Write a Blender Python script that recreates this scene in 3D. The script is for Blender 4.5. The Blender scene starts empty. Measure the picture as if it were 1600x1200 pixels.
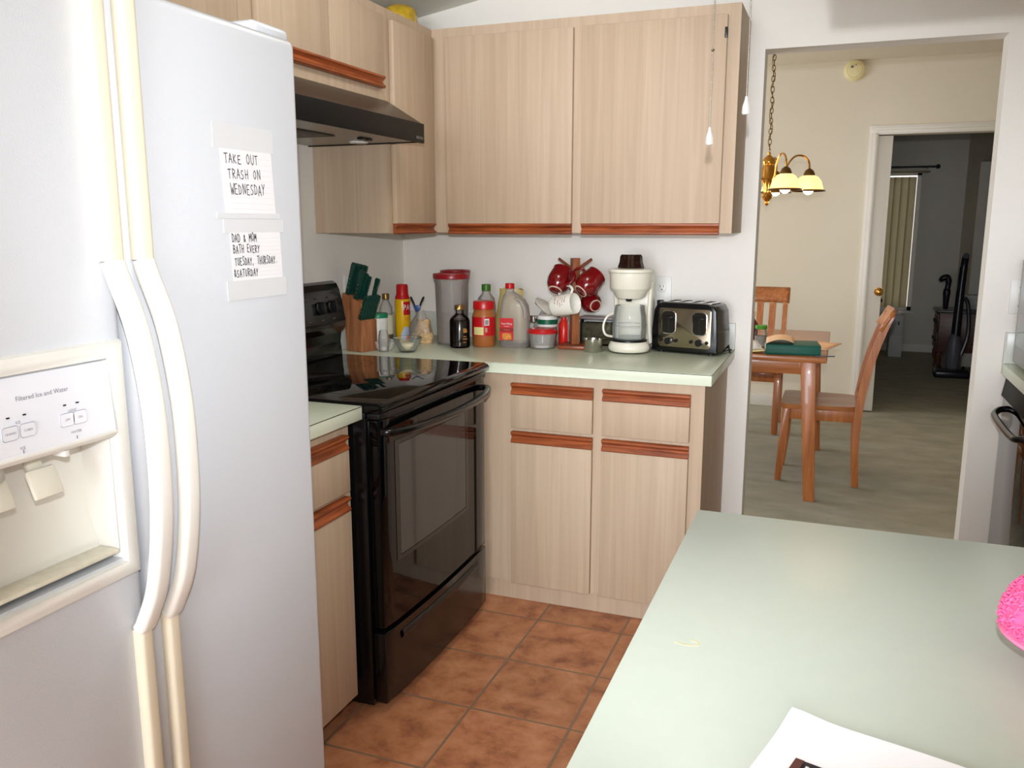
import bpy, bmesh, math, random
from mathutils import Vector, Matrix, Euler
random.seed(7)
sc = bpy.context.scene
COL = sc.collection
PI = math.pi
R = math.radians
# ------------------------------------------------------------------ camera, world, lights, exposure
CAM = Vector((1.835, -3.434, 1.398))
cd = bpy.data.cameras.new('camera'); cam = bpy.data.objects.new('camera', cd); COL.objects.link(cam)
cd.sensor_width = 36.0; cd.lens = 30.0; cd.clip_start = 0.02
cam.location = CAM; cam.rotation_euler = (PI/2 - 0.1845, 0, 0.3654)
sc.camera = cam
w = bpy.data.worlds.new('world'); sc.world = w; w.use_nodes = True
w.node_tree.nodes['Background'].inputs[0].default_value = (1.0, 0.97, 0.92, 1)
w.node_tree.nodes['Background'].inputs[1].default_value = 1.6
sc.view_settings.view_transform = 'Standard'; sc.view_settings.look = 'None'
sc.view_settings.gamma = 1.0; sc.view_settings.use_curve_mapping = False
sc.view_settings.exposure = 0.0
def lamp(name, kind, loc, power, color=(1, 1, 1), rot=(0, 0, 0), **kw):
    d = bpy.data.lights.new(name, kind); d.energy = power; d.color = color
    for k, v in kw.items(): setattr(d, k, v)
    o = bpy.data.objects.new(name, d); COL.objects.link(o); o.location = loc; o.rotation_euler = rot
    return o
# the camera's own flash, a hand's breadth above the lens
lamp('camera_flash', 'SPOT', (1.835, -3.434, 1.525), 154, (0.95, 0.985, 1.04), (PI/2 - 0.05, 0, 0.28),
     spot_size=R(90), spot_blend=1.0, shadow_soft_size=0.014)
# broad cool fill added far behind the camera for ambient light, no opening there
lamp('rear_fill', 'AREA', (1.55, -7.9, 1.45), 245, (0.865, 0.965, 1.09), (PI/2, 0, 0), shape='RECTANGLE', size=2.8, size_y=2.2)
# fill added under the ceiling to brighten counter and floor, no fixture there
lamp('kitchen_fill', 'AREA', (1.02, -1.25, 2.37), 7.5, (1.0, 0.985, 0.94), (0, 0.166, 0), shape='RECTANGLE', size=0.5, size_y=0.5)
# dining room window on its left side
lamp('dining_daylight', 'AREA', (-1.4, 1.8, 1.3), 62, (0.90, 0.97, 1.07), (0, -PI/2, 0), shape='RECTANGLE', size=1.6, size_y=1.6)

# ------------------------------------------------------------------ materials
def srgb(r, g, b):
    f = lambda c: (c/255/12.92) if c/255 <= 0.04045 else ((c/255+0.055)/1.055)**2.4
    return (f(r), f(g), f(b), 1.0)
MATS = {}
def mat(name, rgb, rough=0.5, metal=0.0, var=0.0, vscale=(8, 8, 8), bump=0.0, bscale=200, coat=0.0,
        trans=0.0, ior=1.45, alpha=1.0, emit=None, estr=0.0, spec=0.5, detail=3.0):
    """procedural principled material: base colour with a soft noise variation and optional bump"""
    if name in MATS: return MATS[name]
    m = bpy.data.materials.new(name); m.use_nodes = True; nt = m.node_tree
    p = nt.nodes['Principled BSDF']; c = srgb(*rgb)
    p.inputs['Base Color'].default_value = c; p.inputs['Roughness'].default_value = rough
    p.inputs['Metallic'].default_value = metal; p.inputs['IOR'].default_value = ior
    p.inputs['Specular IOR Level'].default_value = spec
    p.inputs['Coat Weight'].default_value = coat; p.inputs['Coat Roughness'].default_value = 0.05
    p.inputs['Transmission Weight'].default_value = trans; p.inputs['Alpha'].default_value = alpha
    if emit: p.inputs['Emission Color'].default_value = srgb(*emit); p.inputs['Emission Strength'].default_value = estr
    tc = nt.nodes.new('ShaderNodeTexCoord')
    if var:
        mp = nt.nodes.new('ShaderNodeMapping'); mp.inputs['Scale'].default_value = vscale
        nz = nt.nodes.new('ShaderNodeTexNoise'); nz.inputs['Scale'].default_value = 1.0; nz.inputs['Detail'].default_value = detail
        cr = nt.nodes.new('ShaderNodeValToRGB')
        cr.color_ramp.elements[0].position = 0.3; cr.color_ramp.elements[1].position = 0.7
        cr.color_ramp.elements[0].color = tuple(x*(1-var) for x in c[:3]) + (1,)
        cr.color_ramp.elements[1].color = tuple(min(1, x*(1+var)) for x in c[:3]) + (1,)
        nt.links.new(tc.outputs['Object'], mp.inputs[0]); nt.links.new(mp.outputs[0], nz.inputs['Vector'])
        nt.links.new(nz.outputs['Fac'], cr.inputs[0]); nt.links.new(cr.outputs[0], p.inputs['Base Color'])
    if bump:
        n2 = nt.nodes.new('ShaderNodeTexNoise'); n2.inputs['Scale'].default_value = bscale; n2.inputs['Detail'].default_value = 2
        b = nt.nodes.new('ShaderNodeBump'); b.inputs['Strength'].default_value = bump; b.inputs['Distance'].default_value = 0.002
        nt.links.new(tc.outputs['Object'], n2.inputs['Vector']); nt.links.new(n2.outputs['Fac'], b.inputs['Height'])
        nt.links.new(b.outputs[0], p.inputs['Normal'])
    MATS[name] = m; return m

def wood(name, dark, light, axis, rough=0.45, scale=1.0, stretch=28, pos=(0.35, 0.68), coat=0.0):
    """wood grain running along one axis of the object"""
    m = bpy.data.materials.new(name); m.use_nodes = True; nt = m.node_tree; p = nt.nodes['Principled BSDF']
    p.inputs['Roughness'].default_value = rough; p.inputs['Coat Weight'].default_value = coat
    tc = nt.nodes.new('ShaderNodeTexCoord'); mp = nt.nodes.new('ShaderNodeMapping')
    s = [45*scale]*3
    for a in axis: s['xyz'.index(a)] = 45*scale/stretch
    mp.inputs['Scale'].default_value = s
    nz = nt.nodes.new('ShaderNodeTexNoise'); nz.inputs['Scale'].default_value = 1.0; nz.inputs['Detail'].default_value = 6
    nz.inputs['Distortion'].default_value = 0.6
    cr = nt.nodes.new('ShaderNodeValToRGB')
    cr.color_ramp.elements[0].position = pos[0]; cr.color_ramp.elements[1].position = pos[1]
    cr.color_ramp.elements[0].color = srgb(*dark); cr.color_ramp.elements[1].color = srgb(*light)
    nt.links.new(tc.outputs['Object'], mp.inputs[0]); nt.links.new(mp.outputs[0], nz.inputs['Vector'])
    nt.links.new(nz.outputs['Fac'], cr.inputs[0]); nt.links.new(cr.outputs[0], p.inputs['Base Color'])
    return m

def tile_mat():
    m = bpy.data.materials.new('terracotta_tile'); m.use_nodes = True; nt = m.node_tree; p = nt.nodes['Principled BSDF']
    tc = nt.nodes.new('ShaderNodeTexCoord'); mp = nt.nodes.new('ShaderNodeMapping')
    mp.inputs['Location'].default_value = (0.015, 0.115, 0)
    br = nt.nodes.new('ShaderNodeTexBrick'); br.offset = 0; br.squash = 1
    br.inputs['Scale'].default_value = 1; br.inputs['Brick Width'].default_value = 0.305; br.inputs['Row Height'].default_value = 0.305
    br.inputs['Mortar Size'].default_value = 0.0042; br.inputs['Mortar Smooth'].default_value = 0.15
    br.inputs['Color1'].default_value = (0.9, 0.9, 0.9, 1); br.inputs['Color2'].default_value = (1, 1, 1, 1)
    br.inputs['Mortar'].default_value = (0.5, 0.5, 0.5, 1)
    nz = nt.nodes.new('ShaderNodeTexNoise'); nz.inputs['Scale'].default_value = 11; nz.inputs['Detail'].default_value = 7; nz.inputs['Roughness'].default_value = 0.62
    nz.inputs['Distortion'].default_value = 0.15
    cr = nt.nodes.new('ShaderNodeValToRGB'); e = cr.color_ramp.elements
    e[0].position = 0.30; e[0].color = srgb(140, 82, 56); e[1].position = 0.70; e[1].color = srgb(212, 150, 108)
    e2 = e.new(0.48); e2.color = srgb(190, 124, 84)
    mul = nt.nodes.new('ShaderNodeMixRGB'); mul.blend_type = 'MULTIPLY'; mul.inputs[0].default_value = 1
    mix = nt.nodes.new('ShaderNodeMixRGB'); mix.inputs[2].default_value = srgb(140, 112, 88)
    bump = nt.nodes.new('ShaderNodeBump'); bump.inputs['Strength'].default_value = 0.5; bump.inputs['Distance'].default_value = 0.004; bump.invert = True
    L = nt.links
    L.new(tc.outputs['Object'], mp.inputs[0]); L.new(mp.outputs[0], br.inputs['Vector']); L.new(tc.outputs['Object'], nz.inputs['Vector'])
    L.new(nz.outputs['Fac'], cr.inputs[0]); L.new(cr.outputs[0], mul.inputs[1]); L.new(br.outputs['Color'], mul.inputs[2])
    L.new(mul.outputs[0], mix.inputs[1]); L.new(br.outputs['Fac'], mix.inputs[0]); L.new(mix.outputs[0], p.inputs['Base Color'])
    L.new(br.outputs['Fac'], bump.inputs['Height']); L.new(bump.outputs[0], p.inputs['Normal'])
    p.inputs['Roughness'].default_value = 0.42
    return m

PICKLED = wood('pickled_oak_laminate', (184, 160, 134), (196, 173, 147), 'z', 0.6, 1.0, 34)
OAK = wood('oak_pull', (112, 50, 20), (176, 92, 46), 'xy', 0.4, 2.2, 16, (0.3, 0.7))
OAK_Z = wood('oak_upright', (120, 66, 34), (168, 100, 58), 'z', 0.45, 2.0, 14, (0.3, 0.7))
OAK_END = mat('oak_end_grain', (120, 58, 28), 0.6, var=0.2, vscale=(60, 60, 60))
HONEY = wood('honey_wood', (156, 88, 42), (194, 120, 64), 'z', 0.35, 1.0, 14, (0.3, 0.7), 0.3)
HONEY_X = wood('honey_wood_flat', (156, 90, 46), (192, 122, 70), 'x', 0.32, 1.0, 14, (0.3, 0.7), 0.3)
CHEST = wood('red_brown_wood', (70, 38, 24), (100, 58, 36), 'x', 0.4, 1.0, 12)
BLOCK = wood('oiled_block_wood', (128, 74, 42), (186, 124, 80), 'z', 0.5, 1.6, 12, (0.3, 0.7))
TILE = tile_mat()
WALL = mat('wall_paint', (236, 231, 222), 0.85, var=0.012, vscale=(3, 3, 3), bump=0.25, bscale=120)
CEIL = mat('ceiling_paint', (226, 226, 216), 0.9, var=0.01, bump=0.4, bscale=160)
DWALL = mat('dining_paint', (228, 218, 198), 0.85, var=0.012, vscale=(3, 3, 3), bump=0.25, bscale=120)
FARWALL = mat('far_room_paint', (214, 208, 196), 0.9, var=0.012)
TRIM = mat('trim_white', (232, 226, 216), 0.45, var=0.01)
CARPET = mat('sage_carpet', (178, 174, 156), 0.98, var=0.14, vscale=(5, 9, 5), bump=1.0, bscale=380, detail=8)
LAM = mat('sage_laminate', (216, 224, 200), 0.28, var=0.015, vscale=(40, 40, 40))
LAM_P = mat('pale_laminate', (193, 202, 190), 0.3, var=0.012, vscale=(40, 40, 40))
LAM_E = mat('sage_laminate_edge', (208, 220, 203), 0.35)
SPLASH = mat('backsplash_laminate', (214, 217, 208), 0.3)
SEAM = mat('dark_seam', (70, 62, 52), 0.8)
FRIDGE = mat('white_enamel', (208, 211, 215), 0.36, bump=0.12, bscale=420)
FRIDGE_SIDE = mat('white_enamel_case', (204, 206, 210), 0.4, bump=0.1, bscale=420)
YELLOW = mat('yellowed_plastic', (236, 225, 200), 0.34, var=0.05, vscale=(6, 6, 3))
GRIP = mat('aged_white_plastic', (236, 233, 224), 0.3, var=0.035, vscale=(10, 10, 5))
IVORY = mat('ivory_plastic', (233, 231, 223), 0.3, var=0.02)
PANELW = mat('panel_white', (232, 234, 240), 0.35)
CREAM = mat('cream_plastic', (229, 225, 208), 0.3)
INK = mat('black_ink', (22, 22, 28), 0.7)
GREYINK = mat('grey_print', (120, 120, 128), 0.7)
PAPER = mat('note_paper', (226, 224, 224), 0.85)
RULE = mat('ruled_line', (204, 202, 207), 0.85)
TAPE = mat('clear_tape', (210, 211, 211), 0.28)
BLACK = mat('black_enamel', (9, 9, 10), 0.2, coat=0.15)
BLACKG = mat('black_glass', (5, 5, 6), 0.045, spec=0.34)
BLACKM = mat('black_plastic', (14, 14, 15), 0.35)
WINDOWG = mat('oven_window_glass', (66, 63, 60), 0.08, spec=0.5)
HOODB = mat('hood_black', (13, 12, 12), 0.5, spec=0.25)
HOODT = mat('hood_brushed_top', (44, 37, 33), 0.28, metal=0.4, spec=0.3)
STEEL = mat('stainless', (176, 164, 142), 0.2, metal=1.0, var=0.04, vscale=(4, 4, 200))
CUPS = mat('cup_steel', (186, 184, 176), 0.22, metal=1.0)
CHAIN = mat('bead_chain_steel', (128, 122, 110), 0.35, metal=0.8)
CHROME = mat('chrome', (210, 210, 208), 0.08, metal=1.0)
HOODU = mat('hood_underside', (150, 146, 140), 0.32, metal=0.6)
MESHF = mat('hood_filter', (70, 66, 62), 0.5, metal=0.7)
BRASS = mat('polished_brass', (206, 150, 72), 0.16, metal=1.0)
BRASSD = mat('aged_brass', (120, 92, 52), 0.3, metal=1.0)
RED = mat('red_plastic', (190, 22, 26), 0.3)
DKRED = mat('dark_red_lid', (142, 18, 26), 0.3)
REDG = mat('red_glaze', (112, 6, 14), 0.1, coat=0.6)
WHITEG = mat('white_glaze', (232, 228, 216), 0.14, coat=0.4)
YEL = mat('yellow_tin', (226, 178, 20), 0.3)
GRNLID = mat('green_lid', (20, 128, 88), 0.35)
GRNCAP = mat('green_cap', (62, 110, 34), 0.35)
GRNDK = mat('hunter_green_plastic', (16, 62, 52), 0.32)
WHITEP = mat('white_plastic', (228, 226, 220), 0.4)
GOLD = mat('gold_cap', (160, 132, 82), 0.28, metal=0.9)
BLUE = mat('blue_plastic', (22, 60, 130), 0.35)
ORANGE = mat('orange_print', (226, 110, 26), 0.5)
PALEBLUE = mat('pale_blue_print', (176, 190, 214), 0.5)
PALEYEL = mat('pale_yellow_print', (232, 222, 140), 0.5)
PEANUT = mat('peanut_butter', (170, 98, 46), 0.35, coat=0.5, var=0.06, vscale=(30, 30, 30))
SYRUP = mat('dark_syrup', (20, 10, 8), 0.1, coat=0.5)
OIL = mat('olive_oil', (92, 84, 26), 0.15)
OATS = mat('dry_pasta', (214, 178, 130), 0.55, var=0.3, vscale=(90, 90, 90), bump=1.0, bscale=70)
BEANS = mat('dry_mix', (120, 92, 86), 0.6, var=0.35, vscale=(160, 160, 160), bump=0.6, bscale=200)
HERB = mat('dried_herb', (74, 70, 46), 0.8, var=0.4, vscale=(70, 70, 70), bump=1.0, bscale=120)
BUTTER = mat('cream_contents', (232, 222, 186), 0.45)
PANC = mat('pancake_print', (214, 140, 66), 0.5, var=0.25, vscale=(80, 80, 80))
PLASTICBAG = mat('crinkled_bag', (206, 196, 182), 0.35, var=0.08, vscale=(30, 30, 30))
PINK = mat('pink_chenille', (244, 104, 158), 0.85, var=0.12, vscale=(60, 60, 60))
PINKP = mat('pink_backing', (246, 130, 170), 0.5)
def vane_mat():
    m = bpy.data.materials.new('vinyl_vane'); m.use_nodes = True; nt = m.node_tree; p = nt.nodes['Principled BSDF']
    p.inputs['Base Color'].default_value = srgb(176, 170, 152); p.inputs['Roughness'].default_value = 0.5
    tl = nt.nodes.new('ShaderNodeBsdfTranslucent'); tl.inputs[0].default_value = srgb(214, 206, 184)
    mx = nt.nodes.new('ShaderNodeMixShader'); mx.inputs[0].default_value = 0.6
    nt.links.new(p.outputs[0], mx.inputs[1]); nt.links.new(tl.outputs[0], mx.inputs[2]); nt.links.new(mx.outputs[0], nt.nodes['Material Output'].inputs[0])
    return m
BLIND = vane_mat()
NAVY = mat('dark_grey_plastic', (30, 30, 38), 0.3)
GREYP = mat('mid_grey_plastic', (96, 98, 106), 0.4)
BOOKG = mat('green_cloth_cover', (18, 92, 78), 0.5, var=0.08, vscale=(30, 30, 30))
PEACH = mat('peach_card', (238, 196, 160), 0.6)
PLUM = mat('plum_print', (42, 26, 46), 0.5)
BROWN = mat('brown_print', (92, 52, 46), 0.5)
CERAM = mat('yellow_ceramic', (206, 168, 40), 0.25, var=0.25, vscale=(40, 40, 40), bump=1.0, bscale=60, coat=0.4)
SMOKY = mat('smoked_plastic', (46, 26, 18), 0.1, trans=0.35)
def glassy(name, rgb, alpha, rough=0.08):
    """thin clear wall: mostly see-through with a glossy skin"""
    m = bpy.data.materials.new(name); m.use_nodes = True; nt = m.node_tree
    out = nt.nodes['Material Output']; p = nt.nodes['Principled BSDF']
    p.inputs['Base Color'].default_value = srgb(*rgb); p.inputs['Roughness'].default_value = rough
    tr = nt.nodes.new('ShaderNodeBsdfTransparent'); mx = nt.nodes.new('ShaderNodeMixShader')
    fr = nt.nodes.new('ShaderNodeFresnel'); fr.inputs[0].default_value = 1.4
    ad = nt.nodes.new('ShaderNodeMath'); ad.operation = 'ADD'; ad.inputs[1].default_value = alpha; ad.use_clamp = True
    nt.links.new(fr.outputs[0], ad.inputs[0]); nt.links.new(ad.outputs[0], mx.inputs[0])
    nt.links.new(tr.outputs[0], mx.inputs[1]); nt.links.new(p.outputs[0], mx.inputs[2]); nt.links.new(mx.outputs[0], out.inputs[0])
    return m
CLEAR = glassy('clear_glass', (222, 226, 222), 0.02)
DARKGLASS = glassy('bottle_glass', (60, 50, 46), 0.03)
FROST = glassy('cloudy_plastic', (205, 196, 188), 0.30, 0.25)
FROST2 = glassy('clear_plastic', (216, 212, 206), 0.22, 0.15)
GREENG = glassy('green_rim_glass', (120, 132, 104), 0.16)
def lampglass():
    m = bpy.data.materials.new('amber_lamp_glass'); m.use_nodes = True; nt = m.node_tree; p = nt.nodes['Principled BSDF']
    p.inputs['Base Color'].default_value = srgb(250, 214, 140); p.inputs['Roughness'].default_value = 0.2
    tc = nt.nodes.new('ShaderNodeTexCoord'); nz = nt.nodes.new('ShaderNodeTexNoise'); nz.inputs['Scale'].default_value = 24
    cr = nt.nodes.new('ShaderNodeValToRGB'); cr.color_ramp.elements[0].color = srgb(255, 196, 96); cr.color_ramp.elements[1].color = srgb(255, 230, 160)
    nt.links.new(tc.outputs['Object'], nz.inputs['Vector']); nt.links.new(nz.outputs['Fac'], cr.inputs[0])
    nt.links.new(cr.outputs[0], p.inputs['Emission Color']); p.inputs['Emission Strength'].default_value = 1.55
    return m
LAMPG = lampglass()
BULB = mat('lit_bulb', (255, 244, 214), 0.3, emit=(255, 240, 200), estr=3.0)

# ------------------------------------------------------------------ mesh builder
def frame_of(d, up=Vector((0, 0, 1))):
    d = d.normalized()
    if abs(d.dot(up)) > 0.98: up = Vector((0, 1, 0))
    x = up.cross(d).normalized(); y = d.cross(x)
    return x, y
class MB:
    def __init__(s): s.bm = bmesh.new(); s.T = Matrix.Identity(4)
    def v(s, p): return s.bm.verts.new(s.T @ Vector(p))
    def f(s, vs):
        try: return s.bm.faces.new(vs)
        except ValueError: return None
    def _bevel(s, vs, bev, seg):
        es = list({e for q in vs for e in q.link_edges})
        bmesh.ops.bevel(s.bm, geom=es, offset=bev, segments=seg, affect='EDGES', profile=0.5)
    def box(s, x0, x1, y0, y1, z0, z1, bev=0, seg=2):
        a = [s.v((x, y, z)) for x in (x0, x1) for y in (y0, y1) for z in (z0, z1)]
        for q in ((0, 1, 3, 2), (4, 6, 7, 5), (0, 4, 5, 1), (2, 3, 7, 6), (0, 2, 6, 4), (1, 5, 7, 3)): s.f([a[i] for i in q])
        if bev: s._bevel(a, bev, seg)
        return s
    def prism(s, poly, axis, a, b, bev=0, seg=2):
        def P(u, w, t): return {'x': (t, u, w), 'y': (u, t, w), 'z': (u, w, t)}[axis]
        A = [s.v(P(u, w, a)) for u, w in poly]; B = [s.v(P(u, w, b)) for u, w in poly]; n = len(poly)
        s.f(A); s.f(B[::-1])
        for i in range(n): s.f([A[i], A[(i+1) % n], B[(i+1) % n], B[i]])
        if bev: s._bevel(A+B, bev, seg)
        return s
    def lathe(s, prof, c=(0, 0, 0), n=28, sx=1, sy=1, a0=0, a1=2*PI, flute=0, nf=12):
        full = abs(a1-a0-2*PI) < 1e-6; c = Vector(c); rings = []
        m = n if full else n+1
        for r, z in prof:
            if r < 1e-6: rings.append([s.v(c+Vector((0, 0, z)))])
            else:
                ring = []
                for i in range(m):
                    a = a0+(a1-a0)*i/n; q = r*(1+flute*math.cos(nf*a))
                    ring.append(s.v(c+Vector((q*math.cos(a)*sx, q*math.sin(a)*sy, z))))
                rings.append(ring)
        for A, B in zip(rings, rings[1:]):
            for i in range(n):
                j = (i+1) % m
                if len(A) == 1 and len(B) == 1: continue
                if len(A) == 1: s.f([A[0], B[i], B[j]])
                elif len(B) == 1: s.f([A[i], A[j], B[0]])
                else: s.f([A[i], A[j], B[j], B[i]])
        return s
    def cyl(s, c, r, z0, z1, n=28, bev=0.0, **k):
        b = min(bev, r*0.5)
        return s.lathe([(0, z0), (r-b, z0), (r, z0+b), (r, z1-b), (r-b, z1), (0, z1)] if b else [(0, z0), (r, z0), (r, z1), (0, z1)], c, n, **k)
    def tube(s, pts, r, n=8, closed=False, sec=None):
        pts = [Vector(p) for p in pts]; N = len(pts); rings = []; px = None
        for i, p in enumerate(pts):
            if closed: d = pts[(i+1) % N]-pts[i-1]
            else: d = pts[min(i+1, N-1)]-pts[max(i-1, 0)]
            d.normalize()
            if px is None: x, y = frame_of(d)
            else:
                x = (px-d*px.dot(d)).normalized(); y = d.cross(x)
            px = x; q = r[i] if isinstance(r, (list, tuple)) else r
            if sec: ring = [s.v(p+x*u*q+y*w_*q) for u, w_ in sec]
            else: ring = [s.v(p+x*math.cos(2*PI*k/n)*q+y*math.sin(2*PI*k/n)*q) for k in range(n)]
            rings.append(ring)
        m = len(rings[0])
        for i in range(N if closed else N-1):
            A, B = rings[i], rings[(i+1) % N]
            for k in range(m): s.f([A[k], A[(k+1) % m], B[(k+1) % m], B[k]])
        if not closed: s.f(rings[0][::-1]); s.f(rings[-1])
        return s
    def sphere(s, c, r, n=16, sz=None):
        r = r if isinstance(r, (tuple, list)) else (r, r, r); m = n//2
        return s.lathe([(math.sin(PI*i/m)*r[0] if 0 < i < m else 0, -math.cos(PI*i/m)*r[2]) for i in range(m+1)], c, n, 1, r[1]/r[0])
    def quad(s, a, b, c, d): s.f([s.v(p) for p in (a, b, c, d)]); return s
    def sheet(s, fn, nu, nv):
        g = [[s.v(fn(i/nu, j/nv)) for j in range(nv+1)] for i in range(nu+1)]
        for i in range(nu):
            for j in range(nv): s.f([g[i][j], g[i+1][j], g[i+1][j+1], g[i][j+1]])
        return s
    def raw(s, verts, faces, fn):
        vs = [s.v(fn(x, y)) for x, y in verts]
        for q in faces: s.f([vs[i] for i in q])
        return s
    def build(s, name, m, parent=None, kind=None, solid=0, sub=0, flat=False, origin=None, angle=38, fixn=True):
        if fixn: bmesh.ops.recalc_face_normals(s.bm, faces=s.bm.faces)
        if parent is not None: off = LOC.get(parent.name, Vector((0, 0, 0)))
        else: off = Vector(origin) if origin else Vector((0, 0, 0))
        if off.length: bmesh.ops.translate(s.bm, verts=s.bm.verts, vec=-off)
        me = bpy.data.meshes.new(name); s.bm.to_mesh(me); s.bm.free()
        if not flat:
            for p in me.polygons: p.use_smooth = True
            me.set_sharp_from_angle(angle=R(angle))
        me.materials.append(m)
        o = bpy.data.objects.new(name, me); COL.objects.link(o)
        if parent is not None: o.parent = parent; LOC[o.name] = off
        else: o.location = off; LOC[o.name] = off
        if kind: o['kind'] = kind
        if solid: q = o.modifiers.new('thickness', 'SOLIDIFY'); q.thickness = solid; q.offset = 0
        if sub: q = o.modifiers.new('smooth', 'SUBSURF'); q.levels = sub; q.render_levels = sub
        return o
LOC = {}
def tag(o, label, cat, group=None):
    o['label'] = label; o['category'] = cat
    if group: o['group'] = group
    return o
def thing(name, label, cat, loc=(0, 0, 0), group=None):
    o = bpy.data.objects.new(name, None); COL.objects.link(o); o.location = loc; o.empty_display_size = 0.05
    LOC[o.name] = Vector(loc)
    return tag(o, label, cat, group)
def copy_tree(o, parent=None):
    c = o.copy(); COL.objects.link(c)
    if parent is not None: c.parent = parent
    LOC[c.name] = LOC.get(o.name, Vector())
    for ch in [x for x in bpy.data.objects if x.parent == o]: copy_tree(ch, c)
    return c
def lab(o, label): o['label'] = label; return o

TEXTC = {}
def text_geo(txt):
    if txt in TEXTC: return TEXTC[txt]
    cu = bpy.data.curves.new('lettering', 'FONT'); cu.body = txt; cu.size = 1; cu.align_x = 'CENTER'; cu.align_y = 'CENTER'; cu.resolution_u = 2
    o = bpy.data.objects.new('lettering', cu); COL.objects.link(o)
    bpy.context.view_layer.update()
    me = bpy.data.meshes.new_from_object(o.evaluated_get(bpy.context.evaluated_depsgraph_get()))
    V = [(v.co.x, v.co.y) for v in me.vertices]; F = [tuple(p.vertices) for p in me.polygons]
    bpy.data.objects.remove(o); bpy.data.curves.remove(cu); bpy.data.meshes.remove(me)
    TEXTC[txt] = (V, F); return V, F
def text(mb, txt, size, fn, wide=1.0):
    V, F = text_geo(txt)
    mb.raw([(x*size*wide, y*size) for x, y in V], F, fn); return mb
# hand-drawn capitals, one stroke list per letter on a 0..0.62 x 0..1 cell
HAND = {
 'A': [[(0, 0), (.3, 1), (.58, 0)], [(.1, .38), (.5, .36)]], 'B': [[(0, 0), (.03, 1), (.4, .92), (.42, .6), (.05, .52), (.5, .4), (.46, .08), (0, 0)]],
 'D': [[(.05, 0), (.03, 1), (.45, .8), (.56, .4), (.4, .08), (.02, .02)]], 'E': [[(.5, .98), (.06, .95), (.04, .03), (.54, 0)], [(.05, .5), (.44, .52)]],
 'H': [[(.05, 0), (.04, 1)], [(.52, 0), (.54, 1)], [(.05, .48), (.52, .52)]], 'K': [[(.05, 0), (.05, 1)], [(.5, .95), (.06, .45), (.55, 0)]],
 'M': [[(0, 0), (.06, 1), (.3, .4), (.54, 1), (.62, 0)]], 'N': [[(.04, 0), (.05, 1), (.5, .05), (.54, 1)]],
 'O': [[(.3, 1), (.06, .7), (.06, .25), (.28, 0), (.52, .25), (.53, .72), (.3, 1)]], 'R': [[(.05, 0), (.04, 1), (.46, .86), (.42, .56), (.06, .48), (.56, 0)]],
 'S': [[(.5, .92), (.26, 1), (.08, .78), (.22, .55), (.46, .4), (.46, .12), (.2, 0), (.02, .08)]], 'T': [[(0, .96), (.6, 1)], [(.3, .98), (.28, 0)]],
 'U': [[(.04, 1), (.06, .2), (.28, 0), (.5, .22), (.54, 1)]], 'V': [[(.02, 1), (.28, 0), (.56, 1)]], 'W': [[(0, 1), (.14, 0), (.3, .6), (.46, 0), (.64, 1)]],
 'Y': [[(.02, 1), (.28, .5), (.56, 1)], [(.28, .5), (.2, 0)]], '&': [[(.5, .3), (.2, 0), (.06, .25), (.36, .72), (.22, .9), (.12, .68), (.5, .05)]],
 ',': [[(.15, .1), (.08, -.14)]], '.': [[(.1, .02), (.16, .06)]], ' ': []}
def handwrite(mb, txt, h, width, fn, thick):
    n = len(txt); adv = width/n
    for i, ch in enumerate(txt):
        jx, jy, js = random.uniform(-.03, .03)*adv, random.uniform(-.07, .07)*h, random.uniform(.92, 1.1)
        for st in HAND[ch]:
            P = [(i*adv+jx+x*adv*1.2*js, jy+y*h*js) for x, y in st]
            for (x0, y0), (x1, y1) in zip(P, P[1:]):
                d = math.hypot(x1-x0, y1-y0) or 1e-6; ex, ey = (x1-x0)/d*thick*.4, (y1-y0)/d*thick*.4
                nx, ny = -(y1-y0)/d*thick/2, (x1-x0)/d*thick/2
                mb.quad(fn(x0-ex+nx, y0-ey+ny), fn(x0-ex-nx, y0-ey-ny), fn(x1+ex-nx, y1+ey-ny), fn(x1+ex+nx, y1+ey+ny))
    return mb
def xplane(x, y0, z0): return lambda u, v: (x, y0+u, z0+v)      # surface facing +x
def yplane(y, x0, z0): return lambda u, v: (x0+u, y, z0+v)      # surface facing -y
def onround(c, r, a, z): return lambda u, v: (c[0]+r*math.cos(a+u/r), c[1]+r*math.sin(a+u/r), z+v)   # wrapped on a jar
def arc(mb, c, r, z0, z1, a0, a1, n=16): return mb.lathe([(r, z0), (r, z1)], (c[0], c[1], 0), n, a0=a0, a1=a1)
def smooth_path(P, k=6):
    P = [Vector(p) for p in P]; out = []
    for i in range(len(P)-1):
        a, b, c, d = P[max(i-1, 0)], P[i], P[i+1], P[min(i+2, len(P)-1)]
        for j in range(k):
            t = j/k; out.append(0.5*((2*b)+(c-a)*t+(2*a-5*b+4*c-d)*t*t+(3*b-a-3*c+d)*t**3))
    return out+[P[-1]]
def rsec(a, b, r, n=4):
    """rounded rectangle section, half sizes a, b"""
    o = []
    for cx_, cy_, s0 in ((a-r, b-r, 0), (-a+r, b-r, 1), (-a+r, -b+r, 2), (a-r, -b+r, 3)):
        for k in range(n+1):
            t = PI/2*(s0+k/n); o.append((cx_+r*math.cos(t), cy_+r*math.sin(t)))
    return o

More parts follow.
